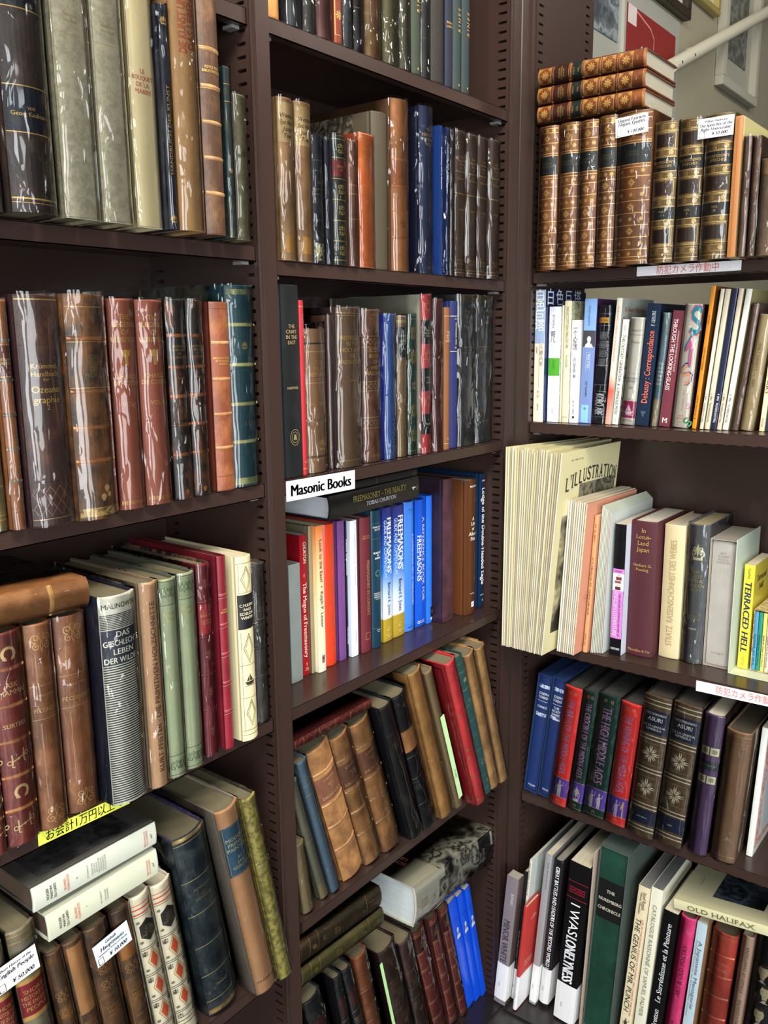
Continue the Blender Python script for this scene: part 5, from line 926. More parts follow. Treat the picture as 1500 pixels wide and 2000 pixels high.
book('M5.goya', 'pap|#c8c6b6', 'pap|#c2c0b0', row='M5', d=.20, bulge=.006, pages='pag|#dfe6e6', ops=[('B', .36, .995, gy), ('B', .80, .995, '#2a2a28'), ('B', .28, .36, gy, -.4, .5), ('T', 'FIRE\nIN\nTHE\nNIGHT', .80, 7, '#b8b8ac', .8, {'bold': .01, 'serif': False}), ('V', 'ENTRE LES ARTS', .80, .90, .07, -.3, '#a8a8a0'), ('T', 'MAITRE\nLOUIS LA\nDE PARIS\nDU TEMPS', .10, 3.2, '#c08a78', .7), ('T', 'PAUL\nCELAN', .22, 3.4, '#8a8878', .6), ('RB', .02, .98, .30, .99, gy), ('RT', 'SCIVIAS\nLIBER', .42, .18, 9, '#b06a58', {'shear': .2}), ('B', .965, .99, '#c8c8be', .2, .9)], label='very thick book in black and white picture jacket, lying flat above the red brown set', sleeve=2)
# ---- right bay, top shelf
EXL = ('leftmost of five', 'second of five', 'third of five', 'fourth of five', 'widest, carrying the hundred thousand price card')
for i in range(5):
    k = 'R0.ex%d' % (i+1); gq = 'gold|#e8c078'
    op = [('B', .205, .34, '#23292e')] + [('L', t, 1.0, gq) for t in (.02, .05, .12, .19, .205, .34, .36, .42, .50, .58, .66, .74, .82, .90, .95, .975)] + [('O', 'flower', u, t, 3.4, gq) for u in (-.62, 0, .62) for t in (.035, .155, .385, .54, .70, .86, .93)] + [('O', 'leafstar', 0, t, 7, gq) for t in (.09, .46, .62, .78)] + [('T', 'ELEGANT\nEXTRACTS', .27, 3.0, 'gold|#7d7452', .86)]
    book(k, 'lea|#84532f|#ab7a48|.4', ops=op, label='brown gilt tooled calf volume with black band, ' + EXL[i], group='five gilt tooled calf volumes', sleeve=2 if i else 1, tags=[(-.002, .2122, .0535, .0290, (('Elegant Extracts', .17), ('Elegant Epistles', .17)), '¥ 100,000', 3)] if i == 4 else [])
for i in range(3):
    k = 'R0.hu%d' % (i+1); gq = 'gold|#e2c483'
    op = [('B', .25, .35, '#1f2226'), ('B', .605, .69, '#1f2226'), ('T', "HUSKISSON'S\nSPEECHES", .30, 3.8, 'g', .9), ('T', 'VOL\n' + 'I II III'.split()[i], .648, 3.4)]
    for t0, t1 in ((.08, .19), (.41, .53), (.75, .87)): op += [('F', t0, t1, 3, .9, gq), ('B', t0+.012, t1-.012, 'lea|#3c241c|#50342a|.3', -.72, .72)]
    for t in (.04, .22, .38, .57, .715, .92): op += [('F', t-.022, t+.022, 2.5, .5, gq), ('O', 'flower', .55, t, 4, gq), ('O', 'scroll', -.25, t, 4, gq, math.pi/2)]
    op += [('L', t, 1.0, gq) for t in (.07, .20, .25, .35, .40, .54, .60, .695, .74, .88, .97)]
    book(k, 'lea|#7c6138|#927448|.4', ops=op, label='gilt panelled calf volume with two black title bands in plastic, ' + ('left', 'middle', 'right')[i] + ' of three', group='three gilt panelled speech volumes', sleeve=4, tags=[(-.004, .1900, .0525, .0282, (('William Huskisson', .11), ('The Speeches of the', .15), ('Right Honourable', .15)), '¥ 50,000', 0)] if i == 2 else [])
book('R0.orange', 'glo|#a8784e', 'pap|#bdb480', bulge=.001, ops=[('X', -.2, .02, .98, 1.2, '#a0622f')], label='slim orange tan book with yellow side, right of the gilt panelled set', pages='pag|#d8cc94')
for k, lb in (('R0.bp1', 'left'), ('R0.bp2', 'right')):
    book(k, 'lea|#6a5040|#8a6c54|.4', bulge=.001, label='narrow brown book in plastic near the right photo edge, ' + lb + ' of two', group='two narrow brown books in plastic', sleeve=3)
book('R0.bp3', 'lea|#6d5844|#8a745c|.4', bulge=.001, ops=[('B', .02, .16, 'lea|#b08d5c|#9a784c|.4')], label='low brown book with tan head at the right photo edge, top shelf', sleeve=3)
for i, (c, an, q) in enumerate((((.1441, 1.7512), -.5, 'lowest'), ((.1437, 1.7808), -.6, 'middle'), ((.1441, 1.8105), -.8, 'topmost'))):
    k = 'R0.st%d' % i; D[k] = lie(c, an, .1885, .0280, -.032); gq = 'gold|#f0ca78'
    op = [('B', .335, .425, '#22302c'), ('T', 'PERCY\n\nVOL.', .375, 2.8, gq), ('T', 'RELIQUES\nOF ENGLISH\nPOETRY', .235, 2.6, gq, .84), ('B', .16, .30, 'lea|#5a2c1e|#6a3826|.3')]
    op = [op[3]] + op[:3] + [('L', t, .9, gq) for t in (.01, .145, .15, .305, .325, .43, .45, .58, .60, .745, .755, .985)] + [('T', '1891', .93, 2.6, gq, .8)]
    for t in (.075, .515, .675, .83): op += [('P', t-.058, t+.058, gq), ('O', 'flower', 0, t, 7, gq)]
    book(k, 'lea|#94522a|#a86a38|.35', 'lea|#6a3a20|#84502c|.3', row='R0', d=.135, pages='pag|#b8b2a0', bands=[.148, .315, .44, .59, .75], ops=op, label='richly gilt brown leather volume lying flat, ' + q + ' of the stack of three', group='stack of three gilt leather volumes', sleeve=2)
# ---- right bay, second shelf
book('R1.tower', 'pap|#e9e0cc', 'glo|#1c2c58', style='flat', ops=[('B', 0, .40, '#93a9c8'), ('C', '白色巨塔', .01, 15, 0, '#efe8d8'), ('X', 0, .36, .74, .7, '#c86a58'), ('C', '三山郎人〇衣', .41, 5.4, .45, '#5a5a5a'), ('C', '山崎豊子', .42, 3, -.5, '#777777'), ('C', '第一部', .76, 3.6, 0, '#d06a58'), ('C', '新潮社版', .86, 2.6, 0, '#8a8a8a'), ('RT', '白', .12, .055, 22, '#e8e8ee', {'serif': False}), ('RT', '色', .34, .055, 22, '#e8e8ee', {'serif': False}), ('RT', '巨', .56, .055, 22, '#e8e8ee', {'serif': False}), ('RT', '塔', .78, .055, 22, '#e8e8ee', {'serif': False})], label='tall cream and blue paperback with large white characters on its dark side')
book('R1.botchan', 'mar|#e6e8ee|#d4d8de', 'mar|#dcdcd8|#b8b8b4', style='flat', ops=[('B', .44, .595, '#58a838'), ('C', '坊っちゃん', .07, 4, -.2, '#555555'), ('C', '哥儿', .215, 8, -.25, '#333344'), ('C', '〇〇〇〇', .46, 3, 0, '#3a6a2c'), ('C', '〇〇〇', .88, 3, 0, '#666677')], label='white mottled paperback with a green label band')
book('R1.creamthin', 'pap|#e4dfc6', style='flat', label='very thin cream paperback beside the green banded one')
book('R1.korean', 'pap|#e6e0c2', 'mar|#c8c6a8|#8a8a74', style='flat', ops=[('C', '당신이나의고양이를만났기를', .05, 4.6, 0, '#8a8468'), ('C', '우리의작별', .44, 3.6, 0, '#8a8468'), ('T', 'BOOK', .955, 2.2, '#8a8468')], label='cream paperback with a grey column of hangul and a mossy cover')
book('R1.oneman', 'glo|#ecebf2', style='flat', ops=[('C', '一个人生活', .06, 7, 0, '#2c2c30'), ('C', '〇谷川俊太郎〇著', .34, 4.2, 0, '#666666'), ('C', '新〇文〇出版社', .78, 3, 0, '#777777'), ('O', 'disc', 0, .945, 2.4, '#333333')], label='short white paperback with black brushed characters')
book('R1.bluepurple', 'glo|#7f95c4', 'glo|#4a2850', style='flat', ops=[('B', 0, .25, '#8fb4e4'), ('V', 'צימוקין אוקומורי', .05, .21, .16, -.1, '#4a5a8a', {'serif': False}), ('B', .25, .38, '#4a4a50'), ('O', 'bust', 0, .34, 9, '#d8d8d8', 0, 10), ('F', .425, .565, 8, .4, '#d8dcec'), ('V', 'דיוקן מרשם', .44, .55, .2, .1, '#e0e4f4', {'serif': False}), ('V', 'פרעות', .66, .78, .16, 0, '#33333c', {'serif': False}), ('B', .85, .995, '#93c4f0', -.7, .5), ('O', 'flower', -.1, .88, 3, '#26303c')], label='blue violet paperback with a small grey portrait on its spine')
sq = [('L', t, .4, '#c8ccd4') for t in (.07, .165, .33, .5, .665, .72, .80, .88, .94)] + [('X', 0, .02, .26, .4, '#c8ccd4'), ('X', 0, .67, .82, .4, '#c8ccd4')]
book('R1.blackgrid', 'glo|#26262e', style='flat', ops=sq + [('B', .10, .145, '#e8b040', -.95, .6), ('T', 'G Collins', .122, 3, '#4a3418', .6)] + [('O', 'squares', 0, t, 6.2, '#c8c8cc') for t in (.25, .325, .40, .475)] + [('V', 'KOBO ABE', .74, .925, .62, 0, '#f4f4f6', {'bold': .04, 'serif': False})], label='black paperback with a white grid and nested squares', sleeve=1)
book('R1.henro', 'gra|0:#e8b4a4|.06:#e46a58|.09:#efd8c8|.15:#eadfd0|.22:#ece6d4', 'pap|#b4bab0', style='flat', ops=[('V', 'THE 88 TEMPLES OF SHIKOKU ON THE PILGRIMAGE ROAD', .06, .50, .3, 0, '#c88a80'), ('RT', 'A Henro Pilgrimage', .42, .085, 8, '#a04038', {'shear': .05}), ('RO', 'figure', .09, .16, 4.5, '#a04038')], label='tall cream to pink paperback with red title on its grey front cover', d=.145)
book('R1.outcast', 'pap|#efeee2', 'mar|#8a8a7c|#4a4a44', style='flat', ops=[('V', 'THIS OUTCAST GENERATION  &  LUMINOUS MOSS', .145, .90, .5, 0, '#26262a', {'serif': False}), ('V', 'TAKEDA', .045, .11, .28, 0, '#c89a9c'), ('V', 'TUTTLE', .92, .975, .28, 0, '#c89a9c')], label='white paperback with black condensed capitals running down')
book('R1.longfellow', 'pap|#e0dcd0', ops=[('L', .16, .7, '#a06068'), ('L', .515, .4, '#8a8478'), ('T', 'LONGFELLOW', .12, 3.2, '#9a958a', .86), ('T', 'Poems', .225, 4, '#8a857a', .6), ('T', "EVERYMAN'S\nLIBRARY", .575, 3.2, '#8a857a', .86), ('T', '382', .65, 3.6, '#8a857a'), ('T', 'DENT', .755, 2.8, '#a8a094'), ('B', .775, .935, '#b03068'), ('O', 'ship', 0, .855, 9, '#f0dce4', 0, 11), ('T', 'DUTTON', .96, 2.8, '#8a857a')], label='cream hardback with a magenta ship panel near its foot', bulge=.002, sleeve=1)
book('R1.debussy', 'glo|#223248', 'glo|#1a2334', style='flat', ops=[('U', 'Debussy : Correspondance', .22, .81, .44, 0, '#e8785a'), ('U', 'F. LESURE', .06, .18, .26, .1, '#c8ccd4'), ('O', 'owl', 0, .90, 5, '#4a5c72')], label='dark blue paperback with orange title running up the spine')
book('R1.oldman', 'gra|0:#a89a80|.045:#a89878|.05:#5a7280|.10:#6a8694|.19:#8a9c9c', 'glo|#6a7c80', style='flat', ops=[('T', 'THE\nOLD\nMAN\nAND\nTHE\nSEA', .53, 4.4, '#d8dccc', .9), ('O', 'seal', 0, .94, 4.5, '#d8c8a0'), ('V', 'HEMINGWAY', .08, .30, .2, 0, '#4a6670')], label='narrow blue grey book with sandy foot between dark blue and maroon', sleeve=1)
book('R1.glass', 'glo|#78404c', style='flat', ops=[('V', 'THROUGH THE LOOKING-GLASS', .07, .68, .36, -.25, '#f0e6e2'), ('V', 'A CHRONICLE OF THE FIRST SERIES OF THE SIXTIES', .17, .52, .13, .5, '#d8c0bc', {'serif': False}), ('T', 'M', .945, 8.5, '#f6f2f0', .6)], label='maroon paperback with white serif capitals and a large white M')
book('R1.pattern', 'pap|#e4dccc', 'mar|#b0a090|#90665c', style='flat', ops=[('O', 'letterS', .45, .13, 12, '#e070a0', 0, 22), ('O', 'letterS', .5, .13, 10.5, '#2a98a8', 0, 20), ('O', 'letterone', .35, .37, 13, '#35a098', 0, 28), ('O', 'letterone', .40, .375, 11, '#e078a8', 0, 25), ('O', 'letterS', .1, .56, 10, '#3a50a0', .6, 16), ('O', 'letterS', .05, .565, 8.5, '#f0b894', .6, 14.5), ('V', 'Yoshi Yoshimoto', .68, .86, .13, .1, '#c8a8a8'), ('T', 'ARTS\nBOOK', .915, 3, '#e0946c'), ('T', 'PEKO', .955, 2.4, '#c0b8b0'), ('O', 'letterS', .75, .82, 4, '#e080b0'), ('O', 'letterS', .9, .95, 7, '#4a9a6a', .8)], label='cream book with big teal and pink graffiti letters', sleeve=1)
book('R1.orange', 'glo|#dc9030', 'glo|#8a5a20', style='flat', ops=[('V', 'indian style language', .42, .58, .4, .2, '#6a3c10', {'serif': False}), ('V', 'EDWARD', .20, .26, .3, 0, '#6a3c10'), ('V', 'edisi kedua 4', .76, .93, .4, 0, '#6a3c10', {'serif': False})], label='tall thin orange paperback on the second right shelf')
for i, (c, lb) in enumerate((('pap|#dcd6c4', 'first from the left'), ('pap|#d8d0ba', 'second from the left'), ('glo|#2c3450', 'the dark blue one'), ('pap|#dccdb8', 'fourth, right of the dark blue issue'), ('pap|#e4e2da', 'fifth and whitest'))):
    book('R1.m%d' % (i+1), c, 'pap|#a09468' if i != 2 else 'glo|#1c2438', style='flat', ops=[('U', 'TRICONTINENTAL  1968  %d' % (6+i), .74, .95, .40, 0, '#e8e8ee' if i == 2 else '#4a4a44', {'serif': False})], label='thin journal issue with spine lettering running up, ' + lb, group='five thin journal issues', name='journal', cat='journal')
book('R1.brownplastic', 'lea|#7a6050|#94796a|.4', style='flat', label='brown book in plastic between the white journal and the tan book', sleeve=2)
book('R1.siam', 'pap|#c8b48a', style='flat', ops=[('V', "WALT DISNEY'S  —  SIAM", .24, .62, .24, -.1, '#8a7650', {'serif': False})], label='tan book in shiny plastic near the right edge, second right shelf', sleeve=3)
book('R1.tuttle', 'pap|#ecd9b4', style='flat', ops=[('V', 'LITERARY ART', .25, .68, .5, 0, '#3a2c24'), ('V', 'TUTTLE', .88, .96, .4, 0, '#6a5a4a')], label='thin cream orange paperback with dark lettering at the right edge')
book('R1.last', 'glo|#3c4858', style='flat', label='dark slate book cut by the right photo edge, second right shelf')
# ---- right bay, third shelf: magazines, pamphlets, hardbacks
rm = random.Random(3); CC = ['#e9e4d4', '#e0d8c4', '#cdc8be', '#f0ece0', '#d4ccba', '#e4ded0', '#bdb6aa', '#ebe6d8']
NM = 24   # spines fanned out, back edges pressed together
for i in range(NM):
    f = i/(NM-1); last = i == NM-1; w = .0020
    D['R2.ill%d' % i] = (.0118+f*.0870, -.0535+rm.uniform(-.0018, .0018)-.004*f, .7998, w, .386+rm.uniform(-.005, .002)-.002*f, .4+4.1*f)
    c = CC[(i*5) % 8]; op = [('RT', 'OUD · 5 AVRIL 1913 · PRIX', .26, .045, 2.6, '#4a4638'), ('RB', .34, .96, .17, .265, 'pho|#3a3630|#8a8470|26'), ('RB', .10, .95, .31, .90, 'pho|#3a362e|#c8be98|14'), ('RT', 'UNE PAGE DE LA VIE PARISIENNE', .5, .94, 3, '#5a563f')] if last else []
    r = book('R2.ill%d' % i, 'pap|'+c, 'pap|#d8d0a6', style='flat', ops=op, label=('old pale illustrated magazine facing outwards with a big curved title' if last else 'thin old cream magazine in the tall stack beside the corner post'), group=None if last else 'stack of old cream magazines', name='magazine', cat='magazine', d=.225)
    r.rotation_euler.z -= math.radians(14-10.8*f)
    if last:   # curved masthead
        mb = MB(); h_ = D['R2.ill%d' % i][4]; txt = "L'ILLUSTRATION"; n_ = len(txt); x = .022
        for j, ch in enumerate(txt):
            V_, F_, a0, a1, b0, b1 = glyphs(ch, .012, 0, True); adv = .0065 if ch == "'" else .0085 if ch == 'I' else .0158
            if V_:
                q = (x+adv/2-.125)/.105; zc = h_*(1-.125)-.016*q*q
                put_text(mb, ch, mat('ink|#55564a'), lambda a, b: (w/2+.0005, a, b), x+adv/2, zc, .0255, adv*.86, .012, 0, True)
            x += adv
        mb.build('masthead', r)
for i in range(9):
    f = i/8; D['R2.pam%d' % i] = (.1112+f*.0335, -.0185-.003*f+rm.uniform(-.001, .001),   .7998, .0032, .291+rm.uniform(-.0018, .0018), 3.0+.5*f)
    last = i == 8; c = 'pap|#d8a184' if last else 'pap|'+CC[(i*3) % 8]
    book('R2.pam%d' % i, c if not last else 'mar|#ddd0b4|#c8b898', 'pap|#d49a80' if last else 'pap|#d8cdb4', style='flat', ops=[('RT', 'ANNEE 1931 — 1er SEMESTRE — N° 12', .45, .05, 3, '#5a3a34'), ('RT', 'N° 12', .85, .10, 3, '#5a3a34'), ('RB', .7, .98, .115, .118, '#5a3a34'), ('RT', 'Cahiers', .2, .62, 9, '#b07a6a'), ('RT', 'DECEMBRE', .2, .955, 3, '#5a3a34')] if last else [], label=('salmon pink covered pamphlet facing outwards, right of the worn pamphlets' if last else 'worn thin pamphlet between the tall magazines and the pink cover'), group=None if last else 'worn thin pamphlets', name='pamphlet', cat='pamphlet', d=.20).rotation_euler.z -= math.radians(4.6-1.6*f)
D['R2.george'] = (.1552, .0060, .7998, .0085, .2640, 3.2)
book('R2.george', 'pap|#e0a878', 'pap|#d8987c', style='flat', ops=[('V', 'CURIOUS GEORGE', .30, .72, .42, 0, '#6a4a3a'), ('V', 'H. A. REY', .06, .19, .36, 0, '#6a4a3a'), ('V', 'H. M. CO.', .86, .95, .36, 0, '#6a4a3a')], label='slim peach coloured picture book with brown spine title', d=.19).rotation_euler.z -= math.radians(2.4)
for i in range(8):
    f = i/7; D['R2.pale%d' % i] = (.1657+f*.0190, .0105+.009*f, .7998, .0018, .283-.014*f, 2.6-1.2*f)
    last = i == 7
    book('R2.pale%d' % i, 'pap|'+('#d3d6c8' if i < 5 else '#cfc8c4'), 'pap|'+('#c6ccc8' if last else '#ccd0c0'), style='flat', label=('pale blue white pamphlet facing outwards behind the pink and black paperback' if last else 'thin pale green white pamphlet right of the peach picture book'), group=None if last else 'thin pale pamphlets', name='pamphlet', cat='pamphlet', d=.19).rotation_euler.z -= math.radians(1.8-.9*f)
D['R2.oxford'] = (.2062, .0263, .7998, .0220, .2488, .2)
book('R2.oxford', 'glo|#17171c', 'glo|#d4dae6', style='flat', ops=[('B', .335, .87, '#cf86cf'), ('B', .37, .50, '#eae6ea'), ('T', 'ROGERS', .352, 3.4, '#5a2c64', .6), ('B', .395, .42, '#7a4048', -.4, .6), ('B', .425, .445, '#a05a58', -.6, .5), ('B', .45, .465, '#d8c8b8', -.3, .6), ('B', .47, .495, '#6a3040', -.5, .5), ('O', 'disc', .1, .385, 3.4, '#c8c0b4'), ('V', 'ENGLISH LITERATURE', .51, .855, .34, -.3, '#f4eef4', {'bold': .012}), ('V', 'THE OXFORD ILLUSTRATED HISTORY OF', .52, .85, .15, .45, '#4a1c54'), ('T', 'OXFORD', .95, 4, '#f0f0f4', .8)], label='black and pink paperback with a picture of stacked books', d=.178)
book('R2.lotus', 'clo|#56232e', ops=[('T', 'In\nLotus-\nLand\nJapan', .135, 7.6, 'g', .82, {'shear': .05}), ('T', 'Herbert G.\nPonting', .335, 5.2, 'g', .74), ('T', 'Macmillan & Co', .955, 4.6, 'g', .84)], label='thick maroon cloth hardback with rounded gilt lettering', bulge=.004, pages='pag|#eae4d4', d=.165)
book('R2.cream', 'pap|#d6c8a2', ops=[('U', 'STRATZ  RASSENSCHÖNHEIT DES WEIBES', .11, .90, .3, 0, '#b0a078', {'serif': False})], label='cream book with faint lettering up its spine, left of the grey fleur book', bulge=.004)
book('R2.quest', 'clo|#6d6d6e', ops=[('O', 'crown', .1, .195, 12, 'gold|#e8e0b4', 0, 16), ('T', 'THE\nQUEST\nOF THE\nGOLDEN\nBOY', .40, 5.4, 'gold|#b8aa74', .84), ('T', 'Richard\nLe Gallienne', .66, 3.2, 'gold|#b8aa74', .76, {'shear': .2}), ('T', 'BARRE', .745, 3.6, '#ece8e0', .6)], label='grey cloth book with a large pale gilt floral emblem', sleeve=2, d=.145, pages='pag|#cdbf98')
slipcase('R2.slipcase', 'clo|#a9a196', 'pale grey hardback inside the grey slipcase, third right shelf', 'grey cloth slipcase standing against the pale metal bookend', 'clo|#bab7b0', None, [('T', 'FEST-\nSCHRIFT\nROLF A.\nSCHÜTZE', .13, 3.6, '#9a9690', .8), ('T', 'C. H. BECK', .90, 3.0, '#96928a', .7)], d=.125, bulge=.003)
be = tag(empty('bookend', (0, 0, 0), (0, 0, -math.pi/2)), 'pale green painted metal bookend right of the grey slipcase', 'bookend')
mb = MB(); mb.box((.4003, .060, .8000), (.4017, .200, 1.0400), mat('ink|#c3cfc0'), .0005); mb.build('upright_plate', be)
mb = MB(); mb.box((.4017, .060, .8000), (.5300, .200, .8014), mat('ink|#ced2b8'), .0005); mb.build('base_plate', be)
D['R2.terraced'] = (.4155, .0920, .8018, .0180, .1890, .3)
book('R2.terraced', 'glo|#efdc50', 'glo|#d8c848', style='flat', ops=[('V', 'TERRACED HELL', .16, .84, .62, 0, '#26406a', {'bold': .03, 'serif': False, 'shear': .15}), ('V', 'OGAWA', .03, .13, .26, 0, '#5a5a3c'), ('V', 'TUTTLE', .88, .965, .26, 0, '#8a8a5c'), ('RT', 'Terraced\nHell', .45, .14, 11, '#3a4040', {'shear': .3, 'bold': .02}), ('RT', 'a Japanese memoir', .5, .42, 3.4, '#6a6a40')], label='yellow paperback with bold blue spine capitals on the bookend base', d=.105)
D['R2.boxset'] = (.4480, .092, .8016, .0385, .1120, 0.)
bx = empty('slipcase'); place(bx, 'R2', .4480, .092, .8016, 0); tag(bx, 'small yellowish open fronted box holding five thin colourful booklets', 'slipcase')
mb = MB()
for a, b in (((-.0192, 0, 0), (-.0180, .09, .112)), ((.0180, 0, 0), (.0192, .09, .112)), ((-.018, 0, 0), (.018, .09, .0012)), ((-.018, 0, .1108), (.018, .09, .112)), ((-.018, .0885, .0012), (.018, .09, .1108))): mb.box(a, b, mat('mar|#d8c890|#a08860'))
mb.build('case', bx)
for i, (c, lb) in enumerate((('#5aa4cc', 'sky blue'), ('#2f9a84', 'green'), ('#ecdc80', 'yellow'), ('#ddd6c8', 'grey cream'), ('#e8e2cc', 'cream'))):
    D['R2.bk%d' % i] = (.4332+i*.0072, .0935, .8032, .0066, .1060, 0)
    book('R2.bk%d' % i, 'pap|'+c, style='flat', ops=[('V', ('BABAR AT SEA', 'BABAR the Gardener', 'BABAR Goes on a Picnic', 'BABAR and the Old Lady', 'BABAR at Home')[i], .38, .92, .42, 0, '#2c3c44', {'serif': False})], label='thin %s booklet inside the small open box' % lb, name='booklet', cat='booklet', d=.083)
# ---- right bay, fourth shelf
BL = '#e4e8ee'
for k, q, ti, cl in (('R3.chance', 'CHANCE', 'left', 'left'), ('R3.sharer', 'THE\nSECRET\nSHARER', 'right', 'right')):
    slipcase(k, 'clo|#203a66', 'dark blue hardback with white lettering inside the %s blue slipcase' % ti, 'blue slipcase at the left end of the fourth right shelf, %s of two' % cl, 'clo|#1c3872', None, [('B', .075, .105, 'mar|#cfd6e2|#3a5a9c'), ('T', 'JOSEPH\nCONRAD', .165, 5.2, BL, .86), ('L', .215, .6, BL), ('T', q, .262 if ti == 'left' else .27, 4.6, BL, .84), ('B', .315, .345, 'mar|#cfd6e2|#3a5a9c'), ('T', 'FOLIO', .955, 4.0, BL, .62)], group='two blue books in slipcases', cgroup='two blue slipcases', d=.17, bulge=.002)
for i, (k, c, ti, lb) in enumerate((('R3.red1', '#e04640', 'THE BIRTH OF THE MIDDLE AGES', 'red, left end of the set, with a standing figure'), ('R3.green1', '#26443c', 'THE CRUCIBLE OF THE MIDDLE AGES', 'dark green, with a seated figure'), ('R3.green2', '#26443c', 'THE HIGH MIDDLE AGES', 'dark green and widest, with two figures'), ('R3.red2', '#e04640', 'THE WANING OF THE MIDDLE AGES', 'red, right end of the set, with a skeleton'))):
    P_ = '#c89ac4'; fg = {0: [('O', 'figure', 0, .855, 10, '#c8c4c0', 0, 19)], 1: [('O', 'crown', 0, .86, 8, '#d4ccc4', 0, 18)], 2: [('O', 'figure', -.35, .86, 8, '#d4ccc4', 0, 19), ('O', 'figure', .35, .86, 8, '#d4ccc4', 0, 17)], 3: [('O', 'figure', -.1, .865, 8, '#c4bcd0', 0, 19), ('O', 'letterone', .6, .86, 5, '#d8b890', 0, 18)]}[i]
    book(k, 'glo|'+c, 'glo|#2c2a28', bulge=.002, ops=[('B', .765, .925, '#6a4aa4'), ('L', .765, .6, '#d8c0a0'), ('L', .925, .6, '#d8c0a0'), ('L', .985, .5, '#d8b088'), ('V', ti, .10, .72, .40, 0, P_, {'bold': .02}), ('O', 'scroll', -.3, .05, 3.6, 'gold|#e0c090', math.pi/2), ('O', 'scroll', .3, .05, 3.6, 'gold|#e0c090', -math.pi/2), ('T', 'FS', .958, 5, 'gold|#dcbc90', .5)] + fg, label='history volume with purple panel, ' + lb, group='four red and green history volumes', sleeve=2, pages='pag|#4a4846')
for k, q in (('R3.dic1', 'left'), ('R3.dic2', 'right')):
    W_ = '#d2c9b0'; op = [('B', .095, .255, '#1e2844'), ('B', .80, .905, '#1e2844'), ('T', 'DICCIONARIO', .12, 4.0, '#ece8dc', .84), ('T', 'ASURI', .155, 7.0, '#ece8dc', .7), ('T', 'DE LA LENGUA\nESPAÑOLA', .215, 4.0, '#ece8dc', .9), ('T', 'jover balmes' if q == 'left' else 'argon', .855, 2.6, '#ece8dc', .6, {'serif': False})]
    for t in (.03, .06, .275, .30, .505, .53, .76, .785, .925, .95): op.append(('L', t, 2.0, W_))
    for t in (.40, .64): op += [('O', 'leafstar', 0, t, 17, '#d8cfb4', 0, 19), ('F', t-.075, t+.075, 4, .4, '#c0b494')]
    book(k, 'mar|#5a4632|#6d573e', 'lea|#26221e|#3a342c|.3', bulge=.003, ops=op, label='brown dictionary volume with star leaf ornaments and navy panels, ' + q + ' of two', group='two brown dictionary volumes', sleeve=4, pages='pag|#4a443c')
book('R3.purple', 'glo|#5f4868', 'lea|#3a2c24|#4a382c|.3', ops=[('B', .32, .385, '#26303c'), ('B', .225, .28, '#cfc9a4', -.85, -.05), ('B', .225, .28, '#cfc9a4', .08, .9), ('B', .425, .48, '#cfc9a4', -.85, -.05), ('B', .425, .48, '#cfc9a4', .08, .9)] + [('O', 'flower', u, t, 5, '#2c3a3c') for u in (-.45, .49) for t in (.2525, .4525)] + [('T', 'GRIMM: MÄRCHEN', .352, 2.2, 'gold|#b0a888', .84)], label='purple book with four small flower squares and a dark title band', sleeve=2)
book('R3.hazlitt', 'clo|#8d6c50', 'clo|#7e6852', ops=[('L', .035, .7), ('T', "MANDEVILLE'S\nLIFE OF MORE", .10, 3.8, 'gold|#c09a68', .86), ('T', 'HITCHCOCK\nAND\nCHAMBERS', .435, 3.2, 'gold|#b8905c', .8), ('T', 'EARLY\nENGLISH\nTEXT\nSOCIETY\n1932', .86, 3.2, 'gold|#c09a68', .7), ('L', .955, .9)], label='brown cloth hardback with small gilt titles, right of the purple book', sleeve=1, d=.15, pages='pag|#5a5040')
D['R3.whitebox'] = (.4608, .0540, .4707, .0110, .2480, 2.4)
book('R3.whitebox', 'pap|#dfe2da', 'pap|#e2e6de', style='flat', ops=[('RB', .05, .95, .10, .95, 'mar|#e8cfc6|#d07a70'), ('RB', .19, .81, .155, .895, '#dce6e4'), ('RB', .22, .78, .18, .87, '#d6e2e2')], label='flat white book with a red lace patterned border at the right edge', d=.15)
# ---- right bay, bottom: tall art books standing on the base
OB = '#eeeef4'
book('R4.minor', 'glo|#8d8286', 'glo|#5c4c4c', style='flat', ops=[('V', 'MINOR WHITE', .33, .665, .50, -.1, '#3c383c'), ('V', 'BUNNELL', .12, .21, .22, .3, '#d8d4d4')], obi=(.68, .965, OB, '¥4000'), label='grey paperback with large dark spine capitals and white price band, nearest the corner', d=.025, pages='pag|#b8b0a4')
book('R4.blackthin', 'glo|#26262a', style='flat', ops=[('V', 'Sweet Street Scenes', .45, .66, .42, 0, '#9a9a96', {'shear': .3})], obi=(.75, .985, OB, '60'), label='thin black paperback with white price band right of the grey one', d=.18)
D['R4.callie'] = (.0403, -.0200, .0002, .0060, .3460, 4.6)
book('R4.callie', 'glo|#dfdccc', 'glo|#ccd4d0', style='flat', ops=[('V', 'JO ANN CALLIS', .02, .24, .5, 0, '#6a665c'), ('RB', .0, .99, .40, .42, '#7ab0a8')], label='tall thin white book rising behind the small red one', d=.19)
D['R4.atelier'] = (.0490, -.0424, .0003, .0080, .2537, 4.8)
book('R4.atelier', 'clo|#c23a34', 'clo|#c8403a', ops=[('RT', 'RUSS\nSAMMLUNG', .6, .14, 3.4, '#f0d0c8', {'serif': False}), ('RT', 'IM ATELIER\nin der Kunst', .55, .56, 4.4, '#f4dcd4', {'bold': .02}), ('RT', 'editie · lugt BIO', .22, .66, 3, '#f0d0c8')], obi=(.67, .99, OB, '¥1500'), label='small red hardback with white price band leaning on the white book', d=.060, pages='pag|#e4dcc8')
